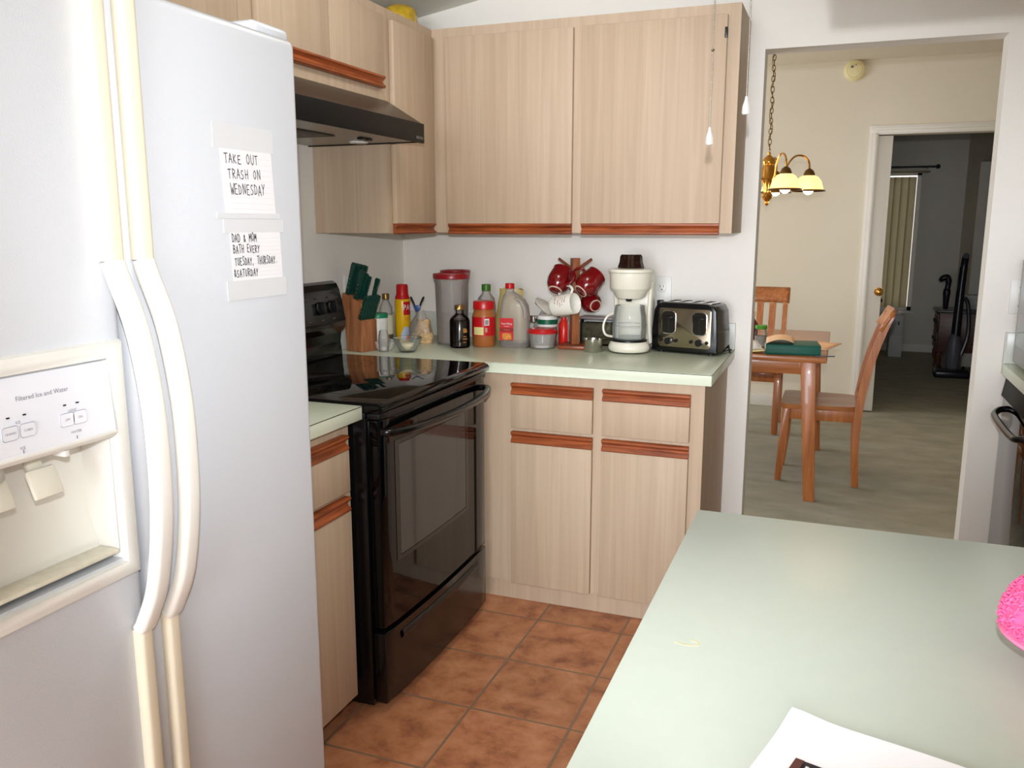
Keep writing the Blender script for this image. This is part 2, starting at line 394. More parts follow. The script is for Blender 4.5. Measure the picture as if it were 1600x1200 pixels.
# ------------------------------------------------------------------ setting
S = 'structure'
CT = 0.914
def zc(x): return 2.24+0.168*x            # vaulted kitchen ceiling, rising from the left wall
XR = 3.03
MB().box(-0.12, XR+.1, -8.2, 0.05, -0.1, 0).build('floor', TILE, kind=S)
MB().box(-1.7, 4.2, 0.05, 7.05, -0.1, 0.004).build('floor_dining', CARPET, kind=S)
MB().box(-0.12, 0, -8.2, 0.11, 0, 2.25).build('wall_left', WALL, kind=S)
OL, OR, OT = 1.522, 2.312, 2.034
q = MB()
q.prism([(0, 0), (OL, 0), (OL, OT), (OR, OT), (OR, 0), (XR, 0), (XR, zc(XR)), (0, zc(0))], 'y', 0, 0.11)
q.build('wall_back', WALL, kind=S, flat=True)
MB().box(XR, XR+.1, -8.2, 0.11, 0, 2.9).build('wall_right', WALL, kind=S)
MB().box(-0.12, XR+.1, -8.3, -8.2, 0, 2.9).build('wall_rear', WALL, kind=S)
MB().prism([(-.12, zc(-.12)), (XR+.1, zc(XR+.1)), (XR+.1, zc(XR+.1)+.1), (-.12, zc(-.12)+.1)], 'y', -8.3, 0.11).build('ceiling', CEIL, kind=S, flat=True)
# dining room
YF = 3.4
MB().box(-1.7, 4.2, 0.11, YF+.12, 2.545, 2.645).build('ceiling_dining', DWALL, kind=S)
DL, DR, DT = 2.026, 2.81, 2.03
MB().prism([(-1.7, 0), (DL, 0), (DL, DT), (DR, DT), (DR, 0), (4.2, 0), (4.2, 2.545), (-1.7, 2.545)], 'y', YF, YF+.12).build('wall_dining_far', DWALL, kind=S, flat=True)
MB().box(-1.8, -1.7, 0.0, YF+.12, 0, 2.6).build('wall_dining_left', DWALL, kind=S)
MB().box(4.2, 4.3, 0.0, YF+.12, 0, 2.6).build('wall_dining_right', DWALL, kind=S)
MB().box(-1.7, -0.12, 0.0, 0.11, 0, 2.6).build('wall_dining_near', DWALL, kind=S)
MB().box(XR+.1, 4.2, 0.0, 0.11, 0, 2.6).build('wall_dining_near_right', DWALL, kind=S)
q = MB(); q.box(-1.7, DL-.062, YF-.014, YF, 0.004, .095, .004); q.box(DR+.062, 4.2, YF-.014, YF, 0.004, .095, .004)
q.build('baseboard_dining', TRIM, kind=S)
# casing of the far doorway (stepped profile)
q = MB()
for a, b, t in ((0, .062, .012), (.004, .05, .018), (.01, .03, .023)):
    q.box(DL-b, DL-a, YF-t, YF, 0.004, DT+a, .003); q.box(DR+a, DR+b, YF-t, YF, 0.004, DT+a, .003); q.box(DL-b, DR+b, YF-t, YF, DT+a, DT+b, .003)
q.build('trim_1', TRIM, kind=S)
# sliding door slab, mostly inside the wall
d = MB().box(DL-.012, DL+.098, YF+.035, YF+.075, 0.012, DT-.005, .004).build('door_1', TRIM, kind=S)
k = MB(); k.T = Matrix.Translation((DL+.078, YF+.035, .912)) @ Matrix.Rotation(PI/2, 4, 'X')
k.lathe([(0, 0), (.03, 0), (.03, .006), (.012, .01), (.011, .03), (.024, .038), (.029, .05), (.024, .062), (.012, .067), (0, .068)], n=20)
k.build('door_knob', BRASS, d)
MB().box(DL+.092, DL+.1005, YF+.042, YF+.068, .87, .955).build('latch_plate', BRASS, d)
# far room
YW, XW = 7.0, 3.02
WL, WR, WB, WT = 1.75, 2.588, .46, 1.965
q = MB(); q.box(1.2, WL, YW, YW+.1, 0, 2.45); q.box(WR, 3.7, YW, YW+.1, 0, 2.45); q.box(WL, WR, YW, YW+.1, 0, WB); q.box(WL, WR, YW, YW+.1, WT, 2.45)
q.build('wall_far_room', FARWALL, kind=S)
q = MB(); q.box(XW, XW+.1, 6.03, YW, 0, 2.45); q.box(XW, XW+.1, YF+.12, 6.03, 1.99, 2.45)
q.build('wall_far_room_right', FARWALL, kind=S)
MB().box(3.7, 3.8, YF+.12, YW, 0, 2.45).build('wall_closet', FARWALL, kind=S)
MB().box(1.1, 1.2, YF+.12, YW+.1, 0, 2.45).build('wall_far_room_left', FARWALL, kind=S)
MB().box(1.1, 3.8, YF+.12, YW+.1, 2.4, 2.5).build('ceiling_far_room', CEIL, kind=S)
MB().box(1.2, XW, YW-.014, YW, 0.004, .09, .004).build('baseboard_far_room', TRIM, kind=S)
wn = MB()
for a in (WL, (WL+WR)/2-.02, WR-.04): wn.box(a, a+.04, YW+.03, YW+.07, WB, WT)
wn.box(WL, WR, YW+.03, YW+.07, WB, WB+.04); wn.box(WL, WR, YW+.03, YW+.07, WT-.04, WT)
wn = wn.build('window_1', TRIM, kind=S)
MB().box(WL+.04, WR-.04, YW+.045, YW+.05, WB+.04, WT-.04).build('window_pane', CLEAR, wn)
MB().box(WL-.03, WR+.03, YW-.05, YW+.03, WB-.03, WB, .004).build('window_sill', TRIM, wn)
t = thing('vertical_blind', 'grey vertical vane blind with light leaking between vanes in far dark room', 'blind', (2.2, YW-.07, 1.968))
MB().box(1.72, 2.66, YW-.09, YW-.05, 1.945, 1.968, .004).build('headrail', BLIND, t)
xv = 1.76; kk = 0
while xv < 2.5:
    a = R(26+((kk*37) % 9)-4); c, s_ = math.cos(a)*.0445, math.sin(a)*.0445
    MB().prism([(xv-c, YW-.07-s_), (xv, YW-.067), (xv+c, YW-.07+s_), (xv+c, YW-.0715+s_), (xv, YW-.0685), (xv-c, YW-.0715-s_)], 'z', .5, 1.905).build('vane', BLIND, t)
    xv += .0735; kk += 1
t = thing('curtain_rod', 'dark curtain rod with ball end above the grey vertical blind', 'curtain rod', (2.2, YW-.13, 2.0))
MB().tube([(1.7, YW-.13, 2.005), (2.70, YW-.13, 2.005)], .011, 10).build('rod', NAVY, t)
MB().sphere((2.725, YW-.13, 2.005), .024).build('finial', NAVY, t)
MB().box(2.62, 2.635, YW-.14, YW, 1.992, 2.004).build('bracket', NAVY, t)

# ------------------------------------------------------------------ cabinets
PULL = [(0, 0), (.018, 0), (.022, .004), (.022, .008), (.012, .016), (.010, .022), (.016, .029), (.022, .033), (.022, .038), (.018, .041), (0, .041)]
def pull_y(y0, x0, x1, z0, parent, flip=False):      # along x on a front facing -y
    P = [(y0-d_, z0+((.041-z) if flip else z)) for d_, z in PULL]
    return MB().prism(P, 'x', x0, x1).build('handle', OAK, parent)
def pull_x(xf, y0, y1, z0, parent, flip=False):      # along y on a front facing +x
    P = [(xf+d_, z0+((.041-z) if flip else z)) for d_, z in PULL]
    return MB().prism(P, 'y', y0, y1).build('handle', OAK, parent)
UB, UT = 1.368, 2.134
t = thing('upper_cabinet', 'wide two-door pickled oak wall cabinet on the back wall above the coffee maker', 'cabinet', (.9, 0, UB))
MB().box(.306, 1.466, -.305, -.001, UB, UT).build('body', PICKLED, t)
for a, b in ((.372, .881), (.916, 1.424)):
    d = MB().box(a, b, -.325, -.306, UB+.034, 2.097, .002).build('door', PICKLED, t)
    pull_y(-.306, a+.004, b-.001, UB-.006, d)
MB().box(1.416, 1.424, -.327, -.305, 2.02, 2.055, .001).build('hinge', BLACKM, t)
t = thing('upper_cabinet', 'narrow one-door pickled oak wall cabinet in the corner beside the range hood', 'cabinet', (.15, -.4, UB))
MB().box(.001, .305, -.682, -.001, UB, UT).build('body', PICKLED, t)
d = MB().box(.306, .326, -.648, -.331, UB+.034, 2.097, .002).build('door', PICKLED, t)
pull_x(.306, -.645, -.333, UB-.004, d)
t = thing('upper_cabinet', 'short two-door pickled oak wall cabinet directly above the black range hood', 'cabinet', (.15, -1.07, 1.822))
MB().box(.001, .305, -1.459, -.683, 1.822, UT).build('body', PICKLED, t)
for a, b in ((-1.4, -1.055), (-1.052, -.711)):
    d = MB().box(.306, .326, a, b, 1.9, 2.10, .002).build('door', PICKLED, t)
    pull_x(.306, a, b, 1.861, d)
t = thing('upper_cabinet', 'pickled oak wall cabinet over the refrigerator at the top edge of the view', 'cabinet', (.15, -2.1, 1.822))
MB().box(.001, .305, -2.88, -1.461, 1.822, UT).build('body', PICKLED, t)
for a, b in ((-2.84, -2.16), (-2.155, -1.49)):
    d = MB().box(.306, .326, a, b, 1.9, 2.10, .002).build('door', PICKLED, t)
    pull_x(.306, a, b, 1.861, d)
# base cabinet under the back counter
t = thing('base_cabinet', 'two-door two-drawer pickled oak base cabinet under the back counter', 'cabinet', (1.05, -.3, 0))
MB().box(.06, 1.44, -.607, -.001, .078, .875).build('body', PICKLED, t)
MB().box(.06, 1.436, -.585, -.02, 0.0005, .0775).build('toe_kick', PICKLED, t)
for a, b in ((.756, 1.059), (1.094, 1.395)):
    d = MB().box(a, b, -.627, -.608, .676, .7985, .002).build('drawer', PICKLED, t); pull_y(-.627+.019, a, b, .799, d)
    d = MB().box(a, b, -.627, -.608, .080, .6205, .002).build('door', PICKLED, t); pull_y(-.627+.019, a, b, .621, d)
# base cabinet between refrigerator and range
t = thing('base_cabinet', 'slim pickled oak base cabinet squeezed between refrigerator and black range', 'cabinet', (.3, -1.7, 0))
MB().box(.02, .606, -1.985, -1.476, .078, .875).build('body', PICKLED, t)
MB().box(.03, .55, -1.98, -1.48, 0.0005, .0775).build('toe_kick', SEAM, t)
d = MB().box(.607, .627, -1.96, -1.506, .685, .8005, .002).build('drawer', PICKLED, t); pull_x(.607, -1.96, -1.508, .801, d)
d = MB().box(.607, .627, -1.96, -1.506, .080, .6285, .002).build('door', PICKLED, t); pull_x(.607, -1.96, -1.508, .629, d)
# countertops
def counter(name, label, poly, loc, **k):
    o = MB().prism(poly, 'z', .876, CT, .0025).build(name, LAM, None, origin=loc)
    return tag(o, label, 'countertop')
c = counter('countertop', 'L-shaped sage green laminate countertop along the back wall holding jars and toaster',
        [(0.001, -.001), (1.464, -.001), (1.464, -.635), (.66, -.635), (.66, -.695), (.001, -.695)], (0.7, -.3, CT))
q = MB(); q.box(.001, 1.464, -.02, -.001, CT, 1.018, .002); q.box(.001, .02, -.695, -.021, CT, 1.018, .002); q.build('backsplash', SPLASH, c)
q = MB(); q.box(.665, 1.4645, -.6353, -.6345, .9115, .9135); q.box(1.4638, 1.4645, -.635, -.0, .9115, .9135); q.build('edge_seam', SEAM, c)
c = counter('countertop', 'short sage green laminate countertop between refrigerator and range',
        [(0.001, -1.459), (.643, -1.459), (.643, -1.986), (.001, -1.986)], (0.3, -1.7, CT))
q = MB(); q.box(.6425, .6435, -1.986, -1.459, .9115, .9135); q.build('edge_seam', SEAM, c)
MB().box(.001, .02, -1.986, -1.459, CT, 1.018, .002).build('backsplash', SPLASH, c)
# right-hand run
c = counter('countertop', 'sage green countertop at the right edge under the microwave', [(2.393, -.001), (XR-.001, -.001), (XR-.001, -1.998), (2.393, -1.998)], (2.7, -1, CT))
q = MB(); q.box(2.393, XR-.002, -.02, -.001, CT, 1.024, .002); q.box(2.3935, 2.4, -.0205, -.02, CT, 1.024); q.build('backsplash', SPLASH, c)
t = thing('base_cabinet', 'base cabinet with grey filler strip beside the black oven at right', 'cabinet', (2.7, -1.3, 0))
MB().box(2.43, XR-.005, -1.995, -.70, .0005, .875).build('body', PICKLED, t)
MB().box(2.424, 2.46, -.032, -.002, .0005, .875).build('filler_strip', GREYP, t)
# island / peninsula in the foreground
t = thing('peninsula', 'pale sage laminate peninsula counter filling the lower right foreground', 'counter', (2.3, -2.5, 0))
MB().prism([(1.631, -2.0), (XR-.001, -2.0), (XR-.001, -2.96), (1.631, -2.96)], 'z', .876, CT, .0025).build('worktop', LAM_P, t)
MB().box(1.69, XR-.005, -2.9, -2.05, .0005, .875).build('body', PICKLED, t)
st = MB(); cx_, cy_ = 1.694, -2.488
st.prism([(cx_+.016*math.cos(a)*(1 if k < 14 else .8), cy_+.009*math.sin(a)*(1 if k < 14 else .55)) for k, a in [(i, (-2.6+i*.3)) for i in range(14)]+[(20+i, (1.3-i*.3)) for i in range(14)]], 'z', CT, CT+.0003)
st.build('stain', mat('tan_stain', (200, 196, 160), 0.5), t)
# hanging cabinet over the peninsula, above the view
t = thing('hanging_cabinet', 'pickled oak cabinet hung from the ceiling over the peninsula, above the view', 'cabinet', (2.5, -2.2, 1.757))
MB().prism([(1.798, 1.757), (XR-.002, 1.757), (XR-.002, zc(XR)-.01), (1.798, zc(1.798)-.003)], 'y', -2.33, -2.0).build('body', PICKLED, t)

# ------------------------------------------------------------------ refrigerator
t = thing('refrigerator', 'white side-by-side refrigerator with ice dispenser filling the left side', 'refrigerator', (.45, -2.43, 0))
XD = .85
MB().box(.04, .775, -2.865, -1.992, .02, 1.735, .012).build('body', FRIDGE_SIDE, t)
MB().box(.70, .80, -2.85, -2.0, .0005, .095, .004).build('toe_grille', mat('grille_grey', (150, 150, 150), .5), t)
MB().box(.735, .815, -2.075, -1.965, 1.737, 1.766, .012, 3).build('hinge_cover', FRIDGE, t)
# door leaves with rounded edges; the freezer leaf has an opening for the dispenser
rd = MB().box(.782, XD, -2.456, -1.996, .1, 1.738, .016, 4).build('fridge_door', FRIDGE, t)
HY0, HY1, HZ0, HZ1 = -2.775, -2.503, .903, 1.205
q = MB(); q.box(.782, XD, -2.862, -2.468, .1, 1.738, .016, 4)
ff = [f for f in q.bm.faces if f.calc_center_median().x > XD-1e-4]
f0 = max(ff, key=lambda f: f.calc_area()); ov = list(f0.verts); q.bm.faces.remove(f0)
cy0 = (HY0+HY1)/2; czm = (HZ0+HZ1)/2
ov.sort(key=lambda v: math.atan2(v.co.z-czm, v.co.y-cy0))
iv = [q.v((XD, y, z)) for y, z in ((HY0, HZ0), (HY1, HZ0), (HY1, HZ1), (HY0, HZ1))]
iv.sort(key=lambda v: math.atan2(v.co.z-czm, v.co.y-cy0))
bv = [q.v((XD-.03, v.co.y, v.co.z)) for v in iv]
if len(ov) == 4:
    for i in range(4):
        q.f([ov[i], ov[(i+1) % 4], iv[(i+1) % 4], iv[i]]); q.f([iv[i], iv[(i+1) % 4], bv[(i+1) % 4], bv[i]])
fd = q.build('freezer_door', FRIDGE, t)
# long handles: a flat upper and lower trim and a bowed grip between them
def handle(door, y):
    sec = rsec(.017, .011, .009)
    def strip(P, nm, m, sx=1.0):
        mb = MB(); rows = []
        for p, d_ in P:      # p = (x, z), d_ = tangent
            tx, tz = d_; l = math.hypot(tx, tz); tx, tz = tx/l, tz/l
            nx, nz = tz, -tx
            if nx < 0: nx, nz = -nx, -nz
            rows.append([mb.v((p[0]+b*nx, y+a*sx, p[1]+b*nz)) for a, b in sec])
        k = len(rows[0])
        for A, B in zip(rows, rows[1:]):
            for i in range(k): mb.f([A[i], A[(i+1) % k], B[(i+1) % k], B[i]])
        mb.f(rows[0]); mb.f(rows[-1][::-1])
        return mb.build(nm, m, door)
    strip([((XD+.009, z), (0, 1)) for z in (1.347, 1.5, 1.735)], 'handle_trim', YELLOW)
    P = smooth_path([(XD+.010, 0, 1.345), (XD+.018, 0, 1.322), (XD+.045, 0, 1.25), (XD+.062, 0, 1.15), (XD+.066, 0, 1.06), (XD+.062, 0, .96), (XD+.045, 0, .86), (XD+.02, 0, .80), (XD+.011, 0, .785)], 6)
    strip([((P[i].x, P[i].z), ((P[min(i+1, len(P)-1)]-P[max(i-1, 0)]).x, (P[min(i+1, len(P)-1)]-P[max(i-1, 0)]).z)) for i in range(len(P))], 'handle_grip', GRIP, 1.05)
    strip([((XD+.007, z), (0, 1)) for z in (.14, .5, .783)], 'handle_trim', YELLOW, .82)
handle(fd, -2.486); handle(rd, -2.428)
# dispenser
dsp = MB()
oy0, oy1, oz0, oz1 = -2.797, -2.479, .874, 1.234
ring = lambda i, x: [dsp.v((x, y, z)) for y, z in ((oy0+i, oz0+i), (oy1-i, oz0+i), (oy1-i, oz1-i), (oy0+i, oz1-i))]
L_ = [ring(0, XD-.001), ring(.003, XD+.009), ring(.012, XD+.013), ring(.024, XD+.010), ring(.027, XD-.03)]
for A, B in zip(L_, L_[1:]):
    for i in range(4): dsp.f([A[i], A[(i+1) % 4], B[(i+1) % 4], B[i]])
dp = dsp.build('dispenser', IVORY, t)
cav = MB()      # curved cavity back, open to the front
prof = [(XD-.005, 1.105), (XD-.058, 1.10), (XD-.060, .99), (XD-.052, .95), (XD-.045, .93), (XD-.04, .915), (XD-.004, .912)]
prof = [(p.x, p.z) for p in smooth_path([(a, 0, b) for a, b in prof], 5)]
cav.sheet(lambda u, v: (prof[round(v*(len(prof)-1))][0], -2.772+u*.266, prof[round(v*(len(prof)-1))][1]), 1, len(prof)-1)
for yy in (-2.772, -2.506):
    cav.f([cav.v((a, yy, b)) for a, b in prof])
cav.build('cavity', mat('cavity_cream', (232, 230, 221), .22), dp, fixn=False)
MB().box(XD-.042, XD-.003, -2.77, -2.508, .9125, .919, .002).build('drip_tray', mat('tray_cream', (228, 222, 202), .4, var=.08, vscale=(60, 60, 60)), dp)
pn = MB(); pn.prism([(XD-.02, 1.104), (XD+.012, 1.101), (XD+.012, 1.108), (XD+.004, 1.2065), (XD-.02, 1.2065)], 'y', -2.771, -2.507, .001)
pn.build('control_panel', PANELW, dp)
MB().prism([(XD-.03, 1.088), (XD+.006, 1.093), (XD+.0135, 1.1), (XD+.0135, 1.1045), (XD-.02, 1.1035)], 'y', -2.771, -2.507, .001).build('panel_lip', IVORY, dp)
pf = lambda y0, z0, h=.0128: (lambda u, v: (XD+h-.008*(z0+v-1.108)/.0985, y0+u, z0+v))
tx = MB(); text(tx, 'Filtered Ice and Water', .0088, pf(-2.62, 1.1775)); tx.build('lettering', GREYINK, dp)
for s_, y, z, k in (('ICE', -2.662, 1.148, .005), ('LIGHT', -2.578, 1.147, .005), ('WATER', -2.577, 1.117, .0052), ('ICE', -2.661, 1.114, .0052), ('CRUSHED', -2.676, 1.136, .0036), ('CUBED', -2.650, 1.136, .0042), ('OFF', -2.589, 1.136, .0044), ('ON', -2.568, 1.136, .0046)):
    tx = MB(); text(tx, s_, k, pf(y, z, .0145 if z == 1.136 else .0128)); tx.build('lettering', GREYINK, dp)
for y in (-2.577, -2.661): MB().box(XD+.0123, XD+.0132, y-.0004, y+.0004, 1.107, 1.1115).build('tick_mark', GREYINK, dp)
for y in (-2.676, -2.650, -2.589, -2.568):
    b = MB(); z = 1.136; x = XD+.0128-.008*(z-1.108)/.0985
    b.prism([(y+u, z+v) for u, v in rsec(.0112, .0088, .004)], 'x', x-.0005, x+.0012)
    b2 = b.build('button', PANELW, dp)
    g = MB(); g.tube([(x+.0008, y+u, z+v) for u, v in rsec(.0114, .009, .004)], .00035, 4, True); g.build('button_outline', GREYINK, dp)
for y in (-2.676, -2.652, -2.590, -2.569):
    MB().box(XD+.009, XD+.0107, y-.002, y+.002, 1.1555, 1.1572).build('indicator', INK, dp)
for y in (-2.615, -2.69):
    p = MB(); p.T = Matrix.Translation((XD-.012, y, 1.052)) @ Matrix.Rotation(R(-22), 4, 'Y')
    p.box(-.004, .004, -.023, .023, -.021, .021, .0035)
    p.box(-.014, -.004, -.012, .012, .005, .05, .003); p.build('paddle', CREAM, dp)
MB().cyl((XD-.025, -2.70, 0), .03, 1.076, 1.1, 20).build('ice_chute', mat('chute_grey', (196, 194, 186), .4), dp)
MB().box(XD-.02, XD+.004, -2.592, -2.584, 1.083, 1.092, .001).build('water_spout', WHITEP, dp)

# ------------------------------------------------------------------ notes taped to the refrigerator
def note(label, y0, y1, z0, z1, lines, tapes, skew):
    t = thing('paper_note', label, 'note', (XD, (y0+y1)/2, (z0+z1)/2))
    fn = lambda dx: (lambda u, v: (XD+dx, y0+u+skew*(z1-z0-v), z0+v))
    W, H = y1-y0, z1-z0
    m = MB(); f = fn(0); m.prism([f(a, b)[1:] for a, b in ((0, 0), (W, 0), (W, H), (0, H))], 'x', XD+.0003, XD+.0008); m.build('paper', PAPER, t, flat=True)
    m = MB(); f = fn(.0010)
    for i in range(1, 11): m.quad(f(.004, H*i/11.5), f(W-.003, H*i/11.5), f(W-.003, H*i/11.5+.0004), f(.004, H*i/11.5+.0004))
    m.build('ruled_lines', RULE, t, fixn=False)
    m = MB(); f = fn(.0013)
    for s_, u, v, h, wd in lines: handwrite(m, s_, h, wd, (lambda uu, vv, u=u, v=v: f(u+uu, v+vv)), .0015)
    m.build('handwriting', INK, t, fixn=False)
    for i, (a, b, c, d) in enumerate(tapes):
        m = MB(); m.box(XD+.0004, XD+.0011+.0003*i, a, b, c, d); m.build('tape', TAPE, t)
    return t
note('taped ruled note reading TAKE OUT TRASH ON WEDNESDAY, upper one on refrigerator', -2.231, -2.092, 1.415, 1.527,
     [('TAKE OUT', .009, .087, .0155, .093), ('TRASH ON', .015, .062, .0155, .090), ('WEDNESDAY', .018, .035, .017, .096)],
     [(-2.247, -2.084, 1.525, 1.566), (-2.247, -2.074, 1.4085, 1.418)], .06)
note('taped ruled note reading DAD & MOM BATH EVERY TUESDAY, lower one on refrigerator', -2.217, -2.076, 1.30, 1.385,
     [('DAD & MOM', .004, .069, .0135, .068), ('BATH EVERY', .005, .0495, .0135, .074), ('TUESDAY, THURSDAY.', .007, .028, .0135, .122), ('&SATURDAY', .002, .008, .0125, .068)],
     [(-2.232, -2.064, 1.3845, 1.408), (-2.232, -2.064, 1.268, 1.302)], .03)

# ------------------------------------------------------------------ range
t = thing('range', 'black electric range with glass cooktop and oven between the two base cabinets', 'stove', (.35, -1.08, 0))
Y0, Y1 = -1.456, -.699
MB().box(.03, .648, Y0, Y1, .02, .893, .003).build('body', BLACK, t)
fe = MB()
for x in (.1, .6):
    for y in (Y0+.05, Y1-.05): fe.cyl((x, y, 0), .018, .0005, .021, 12)
fe.build('foot', BLACKM, t)
ct = MB(); ct.prism([(.03, .893), (.69, .893), (.702, .899), (.704, .908), (.698, .917), (.685, .922), (.03, .922)], 'y', Y0, Y1, .002)
ct = ct.build('cooktop', BLACKG, t)
rg = MB()
for x, y, r in ((.24, -.89, .09), (.24, -1.27, .075), (.5, -.89, .075), (.5, -1.27, .1)):
    for k in (r, r*.6): rg.lathe([(k, .92215), (k+.002, .92215)], (x, y, 0), 40)
rg.build('burner_ring', mat('burner_print', (36, 34, 34), .2), ct, fixn=False)
bg = MB().prism([(.02, .922), (.02, 1.17), (.045, 1.19), (.076, 1.195), (.092, 1.186), (.103, 1.165), (.114, 1.12), (.127, 1.05), (.126, 1.03), (.104, 1.005), (.10, .97), (.108, .922)], 'y', Y0, Y1, .001).build('backguard', BLACK, t)
for y in (-.775, -.85, -1.30, -1.375):
    k = MB(); k.T = Matrix.Translation((.1165, y, 1.105)) @ Matrix.Rotation(R(80), 4, 'Y')
    k.cyl((0, 0, 0), .024, 0, .006, 24, .002); k.box(-.022, .022, -.006, .006, .004, .024, .003); k.build('knob', BLACKM, bg)
k = MB(); k.T = Matrix.Translation((.1175, -1.08, 1.105)) @ Matrix.Rotation(R(80), 4, 'Y'); k.box(-.022, .022, -.13, .13, 0, .002, .001); k.build('display', WINDOWG, bg)
k = MB()
for y in (-.775, -.85, -.93):
    for z, wd in ((1.062, .012), (1.14, .018)): k.quad((.1285-(z-1.05)*.18, y-wd, z), (.1285-(z-1.05)*.18, y+wd, z), (.1285-(z+.004-1.05)*.18, y+wd, z+.004), (.1285-(z+.004-1.05)*.18, y-wd, z+.004))
k.build('printed_marks', mat('panel_print', (66, 64, 64), .4), bg, fixn=False)
# oven door, slightly bowed outwards
def bow(y): u = (y-(Y0+Y1)/2)/((Y1-Y0)/2); return .012*(1-u*u)
def bowed(mb, y0, y1, z0, z1, x0, x1, n=14, bev=.004):
    pts = [(x1+bow(y0+(y1-y0)*i/n), y0+(y1-y0)*i/n) for i in range(n+1)]
    mb.prism([(x0, y0)]+pts+[(x0, y1)], 'z', z0, z1, bev); return mb
od = bowed(MB(), Y0+.008, Y1-.006, .262, .872, .65, .686).build('oven_door', BLACKG, t)
wi = MB(); n = 12
wi.sheet(lambda u, v: (.6868+bow(-1.35+u*.455), -1.35+u*.455, .455+v*.33), n, 2); wi.build('window', WINDOWG, od)
wf = MB()
for a, b, c, d in ((-1.372, -1.352, .44, .80), (-.893, -.873, .44, .80)): wf.sheet(lambda u, v: (.6872+bow(a+u*(b-a)), a+u*(b-a), c+v*(d-c)), 2, 1)
for z in (.44, .787): wf.sheet(lambda u, v: (.6872+bow(-1.372+u*.499), -1.372+u*.499, z+v*.013), 12, 1)
wf.build('window_border', BLACK, od)
hp = smooth_path([(.684, -1.432, .838), (.712, -1.415, .836), (.742, -1.30, .833), (.757, -1.078, .832), (.742, -.855, .833), (.714, -.742, .836), (.684, -.724, .838)], 7)
MB().tube(hp, .012, 10, sec=rsec(1.0, .85, .6)).build('handle', BLACK, od)
bowed(MB(), Y0+.004, Y1-.004, .875, .892, .65, .690).build('vent_trim', BLACKM, t)
dr = bowed(MB(), Y0+.008, Y1-.006, .03, .246, .65, .688).build('drawer', BLACK, t)
g = MB(); g.sheet(lambda u, v: (.6892+bow(-1.36+u*.56)+.006*math.sin(PI*v), -1.36+u*.56, .195+v*.028), 14, 4); g.build('drawer_grip', BLACKM, dr)

# ------------------------------------------------------------------ range hood
t = thing('range_hood', 'black under-cabinet range hood above the stove', 'range hood', (.25, -1.08, 1.675))
HA, HB = -1.459, -.703
sh = MB(); sh.prism([(.001, 1.82), (.325, 1.82), (.462, 1.737), (.462, 1.7345), (.318, 1.805), (.001, 1.805)], 'y', HA, HB); sh.build('top_shell', HOODT, t)
MB().box(.456, .468, HA, HB, 1.673, 1.7375, .002).build('fascia', HOODB, t)
q = MB()
for y in (HA, HB-.006): q.prism([(.001, 1.804), (.318, 1.804), (.455, 1.735), (.455, 1.676), (.001, 1.676)], 'y', y, y+.006)
q.build('end_panel', HOODB, t)
MB().box(.004, .455, HA+.007, HB-.007, 1.679, 1.684).build('underside', HOODU, t)
MB().box(.06, .30, HA+.04, -1.0, 1.6745, 1.6785, .001).build('filter', MESHF, t)
k = MB(); k.lathe([(0, 1.6725), (.03, 1.6725), (.034, 1.6785)], (.26, -.79, 0), 24); k.build('lamp_lens', WHITEP, t)
for y in (-.905, -.865): MB().box(.33, .35, y-.014, y+.014, 1.672, 1.6785, .002).build('switch', BLACKM, t)
k = MB(); text(k, 'BROAN', .014, xplane(.4685, -.74, 1.688)); k.build('lettering', mat('hood_print', (150, 146, 140), .5), t)

# ------------------------------------------------------------------ things on the counter by the stove
Z0 = CT+.0004
# knife block, facing away from the left wall
BT = Matrix.Translation((.053, -.585, Z0)) @ Matrix.Rotation(R(-14), 4, 'Z')
m = MB(); m.T = BT
m.prism([(0, 0), (.086, 0), (.086, .122), (.06, .127), (.092, .185), (-.014, .226), (-.03, .115), (0, .10)], 'y', 0, .085, .003)
tag(m.build('knife_block', BLOCK, None, origin=(.1, -.55, Z0)), 'slanted wooden knife block full of green-handled knives beside the stove', 'knife block')
m = MB(); m.T = BT
def knife(label, s_, w_, z, d, L, thick, group):
    t = thing('knife', label, 'knife', BT @ Vector((s_, w_, z)), group)
    d = Vector((d[0], 0, d[1])).normalized(); side = Vector((0, 1, 0)); fr = side.cross(d)
    M = Matrix((( fr.x, side.x, d.x, s_), (fr.y, side.y, d.y, w_), (fr.z, side.z, d.z, z), (0, 0, 0, 1)))
    m = MB(); m.T = BT @ M
    P = [(-.009, 0), (.009, 0), (.010, L*.3), (.008, L*.6), (.011, L*.88), (.016, L*.95), (.014, L), (-.007, L), (-.010, L*.9), (-.008, L*.5)]
    m.prism([(a*thick/.011, b) for a, b in P], 'y', -thick*.55, thick*.55, .0022)
    m.build('handle', GRNDK, t)
    m = MB(); m.T = BT @ M
    for f in (.22, .36, .5):
        for sg in (-1, 1): m.sphere((0, sg*thick*.56, L*f), (.0025, .0012, .0025), 8)
    m.build('rivet', CHROME, t)
    return t
big = 'large knives in the knife block'; sm = 'steak knives in the knife block'
pos = ['nearest the stove', 'second from the stove', 'third from the stove', 'farthest from the stove']
for r_, (s_, z, L, nm) in enumerate(((.006, .220, .128, 'rear'), (.05, .203, .118, 'front'))):
    for i in range(4):
        if r_ == 1 and i == 3: continue
        knife('green handled knife in the upper block, %s row, %s' % (nm, pos[i]), s_, .012+.0195*i, z, (.34, 1), L-(.012*i if r_ else .004*i), .0115, big)
knife('slim green-handled honing steel standing at the far right of the block top', .078, .072, .192, (.34, 1), .095, .009, big)
ords = ['first', 'second', 'third', 'fourth', 'fifth', 'sixth']
for i in range(6):
    knife('green steak knife on the low step of the block, %s from the stove' % ords[i], .073, .009+.0132*i, .1255, (.36, 1), .098, .0085, sm)
